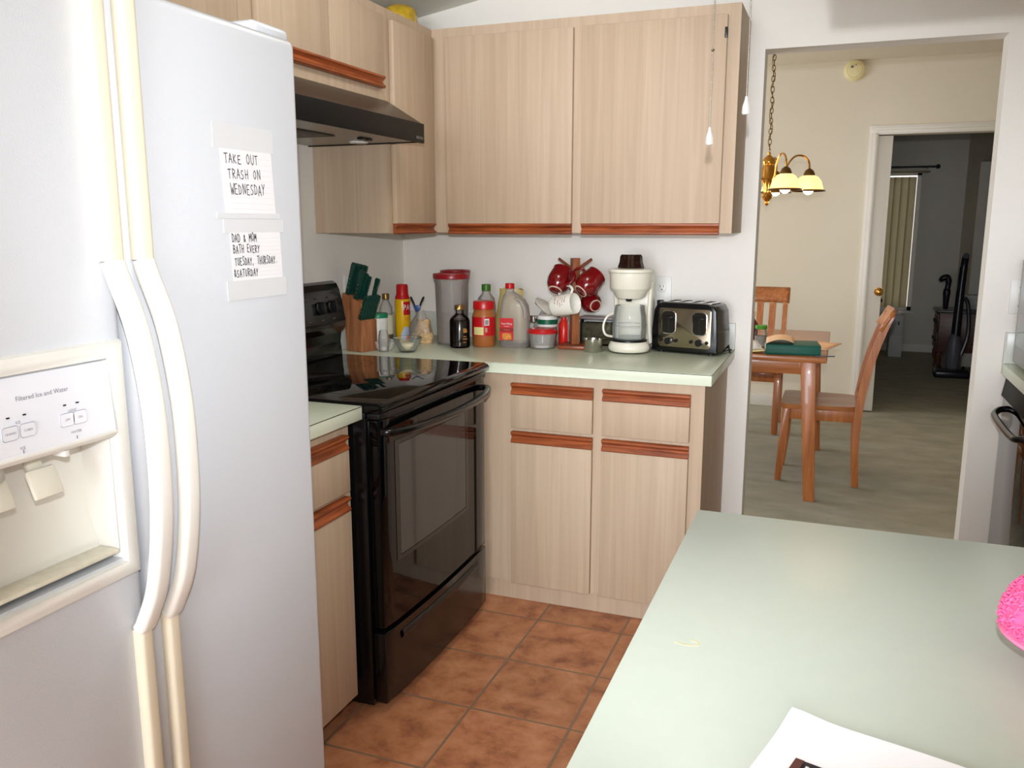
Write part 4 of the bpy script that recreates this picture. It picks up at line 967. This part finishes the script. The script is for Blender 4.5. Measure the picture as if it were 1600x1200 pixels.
# ------------------------------------------------------------------ above the cabinets, pull chains
m = MB(); jx2, jy2 = .15, -.262
t = canister('ceramic_jar', 'yellow bumpy ceramic jar on top of the corner cabinets', 'jar', jx2, jy2, [(0, 0), (.045, 0), (.055, .006), (.066, .03), (.07, .06), (.062, .09), (.045, .104), (0, .106)], CERAM, UT+.0005)
fx, fy = 1.60, -1.42
t = thing('ceiling_fan', 'ceiling fan above the view whose two bead chains hang in front of the wall cabinet', 'ceiling fan', (fx, fy, zc(fx)))
FW = mat('fan_white', (226, 222, 212), .4)
m = MB(); m.lathe([(0, 2.5), (.07, 2.5), (.065, 2.46), (.02, 2.45), (.015, 2.40), (.015, 2.36)], (fx, fy, 0), 28); m.build('canopy', FW, t)
m = MB(); m.lathe([(0, 2.37), (.06, 2.365), (.11, 2.34), (.115, 2.25), (.09, 2.21), (.055, 2.19), (.055, 2.07), (.045, 2.055), (0, 2.055)], (fx, fy, 0), 32); m.build('motor', FW, t)
for k in range(4):
    m = MB(); m.T = Matrix.Translation((fx, fy, 2.24)) @ Matrix.Rotation(R(35+90*k), 4, 'Z') @ Matrix.Rotation(R(10), 4, 'X')
    m.prism([(.1, -.02), (.2, -.055), (.58, -.066), (.6, -.05), (.6, .05), (.58, .066), (.2, .055), (.1, .02)], 'z', -.004, .004, .001); m.build('blade', FW, t)
for (x, y, zb, nm) in ((1.529, -1.35, 1.588, 0), (1.6085, -1.35, 1.653, 1)):
    m = MB(); ztop = 2.06; ax_, ay_ = fx+(x-fx)*.62, fy+(y-fy)*.62
    m.tube([(x, y, zb+.03), (x, y, 1.99), (ax_, ay_, 2.075)], .0009, 6)
    z = zb+.034
    while z < 1.99: m.sphere((x, y, z), .0018, 6); z += .0046
    if nm == 0: m.sphere((x, y, 1.79), .004, 8)
    c = m.build('pull_chain', CHAIN, t)
    m = MB(); m.lathe([(0, 0), (.0065, .0005), (.0085, .004), (.0075, .018), (.0035, .032), (.0022, .04), (0, .041)], (x, y, zb-.008), 12, flute=.06, nf=6); m.build('tassel', WHITEP, c)

# ------------------------------------------------------------------ on the peninsula
C0 = Vector((1.818, -2.60, CT+.0006)); U_ = Vector((.961, -.277, 0)); V_ = Vector((-.277, -.961, 0))
t = thing('paper_sheet', 'blank white sheet of paper lying at the front of the peninsula', 'paper', C0)
def sheetf(u, v):
    lift = .006*math.exp(-((u*.279)**2+(v*.216)**2)/.0009)+.004*math.sin(PI*u)*(1-v)**2
    return tuple(C0+U_*(u*.279)+V_*(v*.216)+Vector((0, 0, lift)))
m = MB(); m.sheet(sheetf, 24, 18); m.build('sheet', mat('bright_paper', (250, 250, 253), .8), t, fixn=False)
B0 = C0+U_*.030+V_*.076+Vector((0, 0, .0022))
bf = lambda h: (lambda u, v: tuple(B0+U_*u+V_*v+Vector((0, 0, h))))
t = thing('brochure', 'dark plum printed card lying on the white sheet, at the bottom edge', 'card', B0)
m = MB(); f = bf(.0); m.quad(f(0, 0), f(.15, 0), f(.15, .1), f(0, .1)); m.build('card', PLUM, t, solid=.0008)
m = MB(); f = bf(.0009); m.quad(f(0, 0), f(.008, 0), f(.008, .1), f(0, .1)); m.build('border', BROWN, t, fixn=False)
f = bf(.001)
for a in (.0115, .0165, .021):
    m = MB(); m.quad(f(a, .007), f(a+.003, .007), f(a+.003, .02), f(a, .02)); m.build('letter', PAPER, t, fixn=False)
# pink chenille duster, tilted on its handle strap
pc = Vector((2.098, -2.415, CT))
t = thing('duster', 'bright pink fuzzy chenille duster at the right edge of the peninsula', 'duster', pc)
PT = Matrix.Translation(pc+Vector((0, 0, .036))) @ Matrix.Rotation(R(6), 4, 'Y')
m = MB(); m.T = PT; m.lathe([(0, -.004), (.068, -.004), (.074, 0), (.074, .003), (.07, .005), (0, .005)], n=40, sy=.95); m.build('backing', PINKP, t)
m = MB(); m.T = PT; DP = [(0, .004), (.07, .004), (.073, .02), (.067, .045), (.05, .066), (.026, .077), (0, .08)]
m.lathe(DP, n=40, sy=.95)
rr = random.Random(5)
for k in range(2600):
    a = rr.uniform(0, 2*PI); v = rr.random()**.8*(len(DP)-2)+1; i = min(int(v), len(DP)-2); f = v-i
    r = DP[i][0]*(1-f)+DP[i+1][0]*f; z = DP[i][1]*(1-f)+DP[i+1][1]*f
    p = Vector((r*math.cos(a), r*math.sin(a)*.95, z)); n_ = Vector((math.cos(a)*r/.07, math.sin(a)*r/.07, .25+z/.08)).normalized()
    tg = Vector((rr.uniform(-1, 1), rr.uniform(-1, 1), rr.uniform(-1, 1))); tg = (tg-n_*tg.dot(n_)).normalized()
    L = rr.uniform(.003, .0065)
    m.tube([p-n_*.001, p+n_*L*.7+tg*L*.3, p+n_*L*.7+tg*L*.9], [.0014, .0013, .0008], 4)
m.build('chenille', PINK, t, fixn=False)
m = MB(); m.box(pc.x+.0, pc.x+.052, pc.y-.02, pc.y+.02, CT+.0004, CT+.026, .006); m.build('handle', PINKP, t)

# ------------------------------------------------------------------ right-hand appliances and switch
t = thing('microwave', 'silver microwave on the right-hand counter, cut by the picture edge', 'microwave', (2.6, -.35, CT))
m = MB(); m.box(2.436, 2.80, -.60, -.07, CT+.014, 1.286, .004); m.build('case', mat('silver_case', (158, 156, 152), .35, metal=.6), t)
m = MB(); m.box(2.412, 2.4355, -.60, -.07, CT+.016, 1.284, .006); dd = m.build('door', mat('silver_door', (140, 138, 134), .3, metal=.6), t)
m = MB(); m.box(2.4105, 2.4125, -.55, -.105, .99, 1.25, .001); m.build('window', BLACKG, dd)
m = MB()
for x in (2.46, 2.76):
    for y in (-.56, -.11): m.cyl((x, y, CT), .012, .0005, .015, 12)
m.build('foot', BLACKM, t)
t = thing('oven', 'black glass oven with curved tubular handle at the right edge', 'oven', (2.7, -.4, 0))
m = MB(); m.box(2.425, 2.99, -.69, -.034, .02, .874, .003); m.build('body', BLACK, t)
m = MB()
for y in (-.64, -.11): m.cyl((2.5, y, 0), .015, .0005, .021, 12)
m.build('foot', BLACKM, t)
dd = MB().box(2.402, 2.4245, -.685, -.037, .09, .80, .004).build('door', BLACKG, t)
m = MB(); m.prism([(2.4245, .80), (2.395, .803), (2.405, .868), (2.4245, .87)], 'y', -.685, -.037, .002); m.build('control_panel', mat('panel_black', (7, 7, 8), .5, spec=.08), t)
m = MB(); m.tube(smooth_path([(2.404, -.145, .775), (2.378, -.15, .772), (2.358, -.185, .765), (2.352, -.24, .762), (2.35, -.375, .762), (2.352, -.52, .762), (2.362, -.575, .765), (2.404, -.6, .775)], 6), .011, 12); m.build('handle', BLACK, dd)
t = thing('wall_switch', 'white switch plate on the wall strip right of the doorway', 'switch', (2.44, -.003, 1.15))
MB().box(2.395, 2.51, -.006, -.0005, 1.09, 1.21, .002).build('plate', WHITEP, t)
for x in (2.425, 2.478):
    MB().box(x-.005, x+.005, -.016, -.006, 1.138, 1.162, .002).build('toggle', WHITEP, t)
    m = MB()
    for z in (1.118, 1.182): m.cyl((0, 0, 0), .003, 0, .001, 8) if False else m.box(x-.0025, x+.0025, -.0068, -.0058, z-.0025, z+.0025)
    m.build('screw', STEEL, t)

# ------------------------------------------------------------------ dining room
def make_chair(label):
    """front toward -x, seat 0.44 high"""
    t = thing('dining_chair', label, 'chair')
    def sf(u, v):
        x = -.215+u*.405; hw = .215-.025*u-.05*max(0, (u-.8)/.2)**2-.03*max(0, (.12-u)/.12)**2
        y = (v*2-1)*hw; d_ = .010*math.exp(-((x+.02)/.11)**2)*(math.exp(-((y-.085)/.07)**2)+math.exp(-((y+.085)/.07)**2))
        return x, y, .444-d_
    m = MB(); nu, nv = 18, 18
    g = [[m.v(sf(i/nu, j/nv)) for j in range(nv+1)] for i in range(nu+1)]
    h = [[m.v((sf(i/nu, j/nv)[0]*.985, sf(i/nu, j/nv)[1]*.97, .418)) for j in range(nv+1)] for i in range(nu+1)]
    for i in range(nu):
        for j in range(nv): m.f([g[i][j], g[i+1][j], g[i+1][j+1], g[i][j+1]]); m.f([h[i][j], h[i][j+1], h[i+1][j+1], h[i+1][j]])
    for i in range(nu): m.f([g[i][0], h[i][0], h[i+1][0], g[i+1][0]]); m.f([g[i][nv], g[i+1][nv], h[i+1][nv], h[i][nv]])
    for j in range(nv): m.f([g[0][j], g[0][j+1], h[0][j+1], h[0][j]]); m.f([g[nu][j], h[nu][j], h[nu][j+1], g[nu][j+1]])
    m.build('seat', HONEY_X, t)
    m = MB(); m.box(-.17, .17, -.172, -.154, .355, .4175, .002); m.box(-.17, .17, .154, .172, .355, .4175, .002); m.box(-.19, -.172, -.155, .155, .355, .4175, .002); m.box(.165, .183, -.155, .155, .355, .4175, .002); m.build('seat_rail', HONEY, t)
    for s_ in (-1, 1):
        y = s_*.17
        m = MB()
        a = [(-.205, .416), (-.163, .416), (-.172, .2), (-.193, .006), (-.225, .006), (-.215, .2)]
        m.prism([(p, q_) for p, q_ in a], 'y', y-.02, y+.02, .003); m.build('leg', HONEY, t)
        m = MB(); a = smooth_path([(.190, 0, .006), (.178, 0, .2), (.180, 0, .38), (.190, 0, .5), (.222, 0, .68), (.268, 0, .84), (.305, 0, .935)], 4)
        wd = [.02-.004*abs(i/(len(a)-1)-.45) for i in range(len(a))]
        poly = [(p.x-wd[i], p.z) for i, p in enumerate(a)]+[(p.x+wd[i], p.z) for i, p in reversed(list(enumerate(a)))]
        m.prism(poly, 'y', y-.016, y+.016, .004); m.build('leg', HONEY, t)
    m = MB(); m.sheet(lambda u, v: (.255+.055*v+.022*math.sin(PI*u), -.195+.39*u, .855+.098*v-.0*u), 12, 3); o = m.build('top_rail', HONEY_X, t, solid=.022, fixn=False)
    m = MB(); m.sheet(lambda u, v: (.183+.012*v+.02*math.sin(PI*u), -.155+.31*u, .475+.045*v), 10, 2); m.build('lower_rail', HONEY_X, t, solid=.018, fixn=False)
    for y in (-.084, 0, .084):
        m = MB(); P = smooth_path([(.208, y, .515), (.225, y*1.04, .64), (.258, y*1.08, .77), (.282, y*1.1, .862)], 5)
        m.tube(P, .02, sec=[(-1, -.28), (1, -.28), (1, .28), (-1, .28)]) if False else m.prism([(p.x-.006, p.z) for p in P]+[(p.x+.006, p.z) for p in reversed(P)], 'y', y-.023, y+.023, .002)
        m.build('slat', HONEY, t)
    return t
ch = make_chair('honey wooden dining chair in side view, its back toward the far doorway')
ch.location = (1.79, 1.52, .004); LOC[ch.name] = Vector()
c2 = copy_tree(ch); c2['label'] = 'honey wooden dining chair behind the table, facing the kitchen'
c2.location = (1.315, 2.63, .004); c2.rotation_euler = (0, 0, PI/2)
for c in (ch, c2): c['group'] = 'dining chairs at the table'
TZ = .751
t = thing('dining_table', 'honey wooden dining table with square legs in the next room', 'table', (1.1, 1.58, .004))
m = MB(); m.box(.3, 1.80, 1.0, 2.16, TZ-.027, TZ, .005); m.build('tabletop', HONEY_X, t)
m = MB(); m.box(.4, 1.70, 1.052, 1.074, .655, TZ-.0272, .001); m.box(.4, 1.70, 2.086, 2.108, .655, TZ-.0272, .001); m.box(1.68, 1.702, 1.08, 2.08, .655, TZ-.0272, .001); m.box(.398, .42, 1.08, 2.08, .655, TZ-.0272, .001); m.build('apron', HONEY_X, t)
for sx in (0, 1):
    for sy in (0, 1):
        bx0, by0 = (.39, 1.712)[sx], (1.062, 2.098)[sy]; dx = (-.038, .045)[sx]; dy = (-.022, .022)[sy]
        m = MB(); top = [m.v((bx0+a*.037, by0+b*.037, TZ-.0275)) for a, b in ((-1, -1), (1, -1), (1, 1), (-1, 1))]
        bot = [m.v((bx0+dx+a*.027, by0+dy+b*.027, .0045)) for a, b in ((-1, -1), (1, -1), (1, 1), (-1, 1))]
        m.f(top[::-1]); m.f(bot)
        for i in range(4): m.f([top[i], top[(i+1) % 4], bot[(i+1) % 4], bot[i]])
        m._bevel(top+bot, .004, 2); m.build('leg', HONEY, t)
T1 = TZ+.0006
t = thing('book', 'thick green cloth-covered book on the near corner of the dining table', 'book', (1.64, 1.12, T1))
bt = Matrix.Translation((1.505, 1.03, T1)) @ Matrix.Rotation(R(7), 4, 'Z')
m = MB(); m.T = bt; m.prism([(0, 0), (.205, 0), (.205, .003), (.012, .003), (.004, .01), (.004, .04), (.012, .047), (.205, .047), (.205, .05), (0, .05), (-.004, .04), (-.004, .01)], 'x', 0, .265, .0008); m.build('cover', BOOKG, t)
m = MB(); m.T = bt; m.box(.004, .261, .006, .2, .0035, .0465, .001); m.build('pages', mat('page_edges', (222, 214, 192), .8), t)
t = thing('folder', 'peach coloured folded papers lying on the green book', 'paper', (1.56, 1.12, T1+.051))
m = MB(); m.T = bt @ Matrix.Translation((-.0, .01, .0505))
m.sheet(lambda u, v: (.0+u*.135+.01*v, .0+v*.18, .004+.022*math.sin(PI*u*.9)*(1-.2*v)+.008*v), 10, 6); m.build('folded_sheet', PEACH, t, solid=.002)
t = thing('magazine', 'peach edged magazine hanging over the table corner behind the green book', 'magazine', (1.72, 1.46, T1))
m = MB(); m.T = Matrix.Translation((1.72, 1.46, T1)) @ Matrix.Rotation(R(-14), 4, 'Z')
m.sheet(lambda u, v: (-.12+u*.235, -.17+v*.31, .002+.010*math.sin(PI*u)*math.sin(PI*v+.5)**2), 8, 6); m.build('pages', PEACH, t, solid=.003)
t = tag(MB().tube([(1.775, 1.03, T1+.005), (1.862, 1.05, T1-.02)] if False else [(1.745, 1.018, T1+.0045), (1.835, 1.045, T1+.0045)], .0035, 6).build('pencil', GREYP, None, origin=(1.77, 1.03, T1)), 'grey pencil sticking out past the table corner', 'pencil')
t = canister('glass_jar', 'glass jar with green lid on the dining table by the door jamb', 'jar', 1.455, 1.30, [(0, 0), (.03, 0), (.034, .005), (.034, .075), (.028, .09), (.028, .1), (0, .1)], CLEAR, T1)
MB().cyl((1.455, 1.30, T1), .033, .097, .118, 24, .003).build('lid', mat('bright_green', (76, 150, 40), .4), t)
MB().lathe([(0, .003), (.031, .004), (.031, .06), (0, .062)], (1.455, 1.30, T1), 20).build('contents', mat('grey_contents', (170, 164, 156), .7, var=.2, vscale=(60, 60, 60)), t)
t = canister('plastic_bottle', 'dark red bottle on the dining table, half hidden by the door jamb', 'bottle', 1.405, 1.32, [(0, 0), (.03, 0), (.032, .005), (.032, .12), (.012, .15), (.012, .165), (0, .166)], mat('maroon', (110, 40, 52), .35), T1)
MB().cyl((1.405, 1.32, T1), .015, .16, .19, 16, .002).build('cap', PEACH, t)
t = tag(bagmesh(1.425, 1.13, T1, .055, .045, .055, .6, .12, 13).build('plastic_bag', mat('white_bag', (232, 230, 232), .4), None, origin=(1.425, 1.13, T1)), 'small crumpled white plastic bag left of the green book', 'bag')
m = MB(); m.sheet(lambda u, v: (1.40+u*.10, 1.035+v*.06, T1+.004+.012*u+.004*math.sin(5*v)), 6, 4); tag(m.build('envelope', mat('pale_yellow_paper', (236, 222, 150), .7), None, origin=(1.44, 1.06, T1), solid=.001), 'pale yellow slip of paper beside the green book', 'paper')

# chandelier
hx, hy = 1.425, 1.6
t = thing('chandelier', 'brass five-arm chandelier with amber glass shades over the dining table', 'chandelier', (hx, hy, 2.545))
m = MB(); m.lathe([(0, 2.5445), (.06, 2.5445), (.055, 2.525), (.02, 2.51), (0, 2.51)], (hx, hy, 0), 24); m.build('canopy', BRASS, t)
m = MB(); z = 2.505; k = 0
while z > 1.80:
    a = 0 if k % 2 == 0 else PI/2
    m.tube([(hx+.0085*math.cos(b)*math.cos(a), hy+.0085*math.cos(b)*math.sin(a), z+.017*math.sin(b)) for b in [2*PI*i/12 for i in range(12)]], .0022, 6, True); z -= .0275; k += 1
m.build('chain', BRASSD, t)
m = MB(); m.tube([(hx+.010*math.sin(i*.8), hy+.010*math.cos(i*.8), 2.5-i*.0175) for i in range(41)], .0022, 6); m.build('wire', BRASSD, t)
m = MB(); m.lathe([(0, 1.795), (.008, 1.79), (.008, 1.775), (.02, 1.765), (.034, 1.75), (.036, 1.735), (.03, 1.72), (.034, 1.71), (.034, 1.66), (.04, 1.65), (.03, 1.63), (.022, 1.60), (.02, 1.575), (.03, 1.56), (.024, 1.54), (.01, 1.525), (.012, 1.515), (.006, 1.505), (0, 1.50)], (hx, hy, 0), 28); m.build('stem', BRASS, t)
for ai in (-10, 62, 134, 206, 278):
    a = R(ai+20.9); ca, sa = math.cos(a), math.sin(a); P = lambda r, z: (hx+r*ca, hy+r*sa, z)
    m = MB(); m.tube(smooth_path([P(.03, 1.655), P(.06, 1.64), P(.085, 1.665), P(.10, 1.72), P(.135, 1.765), P(.18, 1.768), P(.21, 1.74), P(.217, 1.70)], 6), .0052, 8); arm = m.build('arm', BRASS, t)
    c = P(.217, 0)
    m = MB(); m.lathe([(0, 1.705), (.008, 1.70), (.022, 1.69), (.03, 1.672), (.031, 1.66), (0, 1.66)], c, 20); m.build('socket_cup', BRASSD, arm)
    m = MB(); m.lathe([(.03, 1.663), (.048, 1.655), (.066, 1.632), (.076, 1.60), (.08, 1.588)], c, 28); m.build('shade', LAMPG, arm, fixn=False)
    m = MB(); m.lathe([(.079, 1.588), (.088, 1.584), (.092, 1.579), (.088, 1.577), (.079, 1.583)], c, 28); m.build('shade_rim', BRASSD, arm)
    m = MB(); m.sphere((c[0], c[1], 1.59), .03, 14); m.build('bulb', BULB, arm)
    lamp('chandelier_bulb', 'POINT', (c[0], c[1], 1.548), 0.8, (1.0, 0.80, 0.52), shadow_soft_size=.03)
t = thing('smoke_detector', 'round cream smoke detector high on the dining room wall', 'smoke detector', (1.836, YF, 2.5))
m = MB(); m.T = Matrix.Translation((1.836, YF-.0005, 2.478)) @ Matrix.Rotation(PI/2, 4, 'X')
m.lathe([(0, 0), (.075, 0), (.075, .012), (.068, .016), (.066, .028), (.056, .034), (.05, .033), (.046, .038), (.02, .042), (0, .042)], n=36); m.build('case', mat('aged_cream', (232, 218, 166), .45), t)
m = MB(); m.T = Matrix.Translation((1.836, YF-.0005, 2.478)) @ Matrix.Rotation(PI/2, 4, 'X')
m.cyl((-.02, .02, 0), .009, .03, .044, 12); m.cyl((.004, .032, 0), .004, .03, .043, 10); m.build('vent_hole', GREYP, t)

# ------------------------------------------------------------------ far room
F0 = .0045
t = thing('chest', 'low red-brown chest with dark top and cabriole legs in far room', 'chest', (3.0, 5.8, F0))
CX0, CX1, CY0, CY1 = 2.745, 3.5, 5.60, 6.0
m = MB(); m.box(CX0-.03, CX1+.02, CY0-.03, CY1, .575, .597, .004); m.build('top', NAVY, t)
m = MB(); m.box(CX0, CX1, CY0, CY1-.01, .2, .5745, .003); m.build('body', CHEST, t)
for z0, z1 in ((.40, .555), (.225, .385)):
    m = MB(); m.box(CX0-.012, CX0-.0005, CY0+.03, CY1-.04, z0, z1, .003); dd = m.build('drawer', CHEST, t)
    for y in (CY0+.09, CY1-.1): MB().box(CX0-.024, CX0-.012, y-.02, y+.02, (z0+z1)/2-.015, (z0+z1)/2+.015, .004).build('pull', INK, dd)
for x in (CX0+.035, CX1-.035):
    for y in (CY0+.035, CY1-.045):
        s1 = -1 if x < 3 else 1
        m = MB(); m.tube(smooth_path([(x, y, .2), (x+s1*.015, y, .15), (x+s1*.004, y, .08), (x+s1*.012, y, .02), (x+s1*.016, y, F0+.002)], 4), [.03]*4+[.026]*4+[.016]*4+[.014]*4+[.022], 8); m.build('leg', CHEST, t)
Zc = .5975
t = thing('vacuum_cleaner', 'dark upright vacuum cleaner standing before the chest in far room', 'vacuum cleaner', (2.86, 5.36, F0))
m = MB(); m.box(2.70, 3.0, 5.22, 5.42, F0+.003, .075, .02, 3); m.build('floor_head', NAVY, t)
m = MB(); m.lathe([(0, .06), (.05, .07), (.062, .12), (.062, .30), (.05, .36), (.035, .4), (0, .4)], (2.865, 5.40, 0), 20); m.build('dust_canister', GREYP, t)
m = MB(); m.tube([(2.87, 5.40, .36), (2.875, 5.41, .62), (2.88, 5.42, .80)], [.04, .038, .036], 12); m.build('wand', NAVY, t)
m = MB(); m.tube(smooth_path([(2.88, 5.42, .78), (2.885, 5.425, .95), (2.89, 5.42, 1.06), (2.893, 5.40, 1.115), (2.893, 5.37, 1.12)], 5), [.034]*8+[.03]*8+[.026]*5, 12); m.build('handle', NAVY, t)
m = MB(); m.tube(smooth_path([(2.93, 5.42, .20), (2.975, 5.43, .4), (2.955, 5.43, .66), (2.915, 5.43, .74)], 5), .018, 8); m.build('hose', NAVY, t)
for s_ in (-1, 1):
    m = MB(); m.T = Matrix.Translation((2.865+s_*.10, 5.44, .045+F0)) @ Matrix.Rotation(PI/2, 4, 'Y'); m.cyl((0, 0, 0), .045, -.012, .012, 18, .004); m.build('wheel', INK, t)
t = thing('place_mat', 'white sheet lying on the dark chest top in far room', 'paper', (2.82, 5.72, Zc))
m = MB(); m.box(2.75, 2.93, 5.62, 5.86, Zc, Zc+.002); m.build('sheet', mat('grey_sheet', (205, 205, 205), .7), t)
t = thing('hooked_object', 'dark hook-headed object standing on the chest in far room', 'lamp', (2.79, 5.7, Zc+.002))  # unidentified dark hooked item, built as a stand with a bent head
m = MB(); m.lathe([(0, 0), (.018, 0), (.022, .01), (.03, .12), (.034, .16), (.03, .19), (.022, .2), (0, .2)], (2.795, 5.7, Zc+.0025), 16); m.build('stand', NAVY, t)
m = MB(); m.tube(smooth_path([(2.795, 5.7, Zc+.19), (2.803, 5.7, Zc+.26), (2.79, 5.7, Zc+.305), (2.755, 5.7, Zc+.30), (2.725, 5.7, Zc+.27)], 4), [.024]*4+[.028]*4+[.03]*4+[.03, .028, .024, .02, .016], 10); m.build('head', NAVY, t)
t = thing('storage_box', 'pale lidded box on the chest behind the vacuum cleaner', 'box', (3.02, 5.85, Zc))
m = MB(); m.box(2.94, 3.08, 5.80, 5.93, Zc+.0005, Zc+.10, .004); m.build('box', mat('box_grey', (190, 188, 182), .6), t)
m = MB(); m.box(2.935, 3.085, 5.795, 5.935, Zc+.1, Zc+.135, .004); m.build('lid', mat('box_lid', (205, 203, 198), .6), t)
t = thing('filing_cabinet', 'slim white cabinet under the blind in far room', 'cabinet', (2.44, 6.7, F0))
m = MB(); m.box(2.365, 2.495, 6.48, 6.9, F0+.0005, .455, .004); m.build('case', mat('cabinet_white', (206, 206, 204), .4), t)
m = MB(); m.box(2.37, 2.49, 6.468, 6.4795, .24, .445, .003); dd = m.build('drawer', mat('cabinet_white', (206, 206, 204), .4), t)
MB().box(2.44, 2.45, 6.458, 6.468, .35, .39, .002).build('pull', INK, dd)
t = thing('small_box', 'small white box on the slim cabinet in far room', 'box', (2.5, 6.6, .456))
MB().box(2.40, 2.475, 6.55, 6.62, .4555, .475, .002).build('carton', WHITEP, t)
t = thing('side_table', 'dark side table behind the sliding door in far room', 'table', (2.0, 6.0, F0))
m = MB(); m.box(1.7, 2.235, 5.7, 6.3, .65, .68, .004); m.build('tabletop', NAVY, t)
for x in (1.74, 2.15):
    for y in (5.74, 6.26): MB().box(x-.022, x+.022, y-.022, y+.022, F0+.0005, .6495, .003).build('leg', CHEST, t)
m = MB(); m.box(1.76, 2.13, 5.75, 6.25, .3, .64, .003); m.build('drawer_box', CHEST, t)
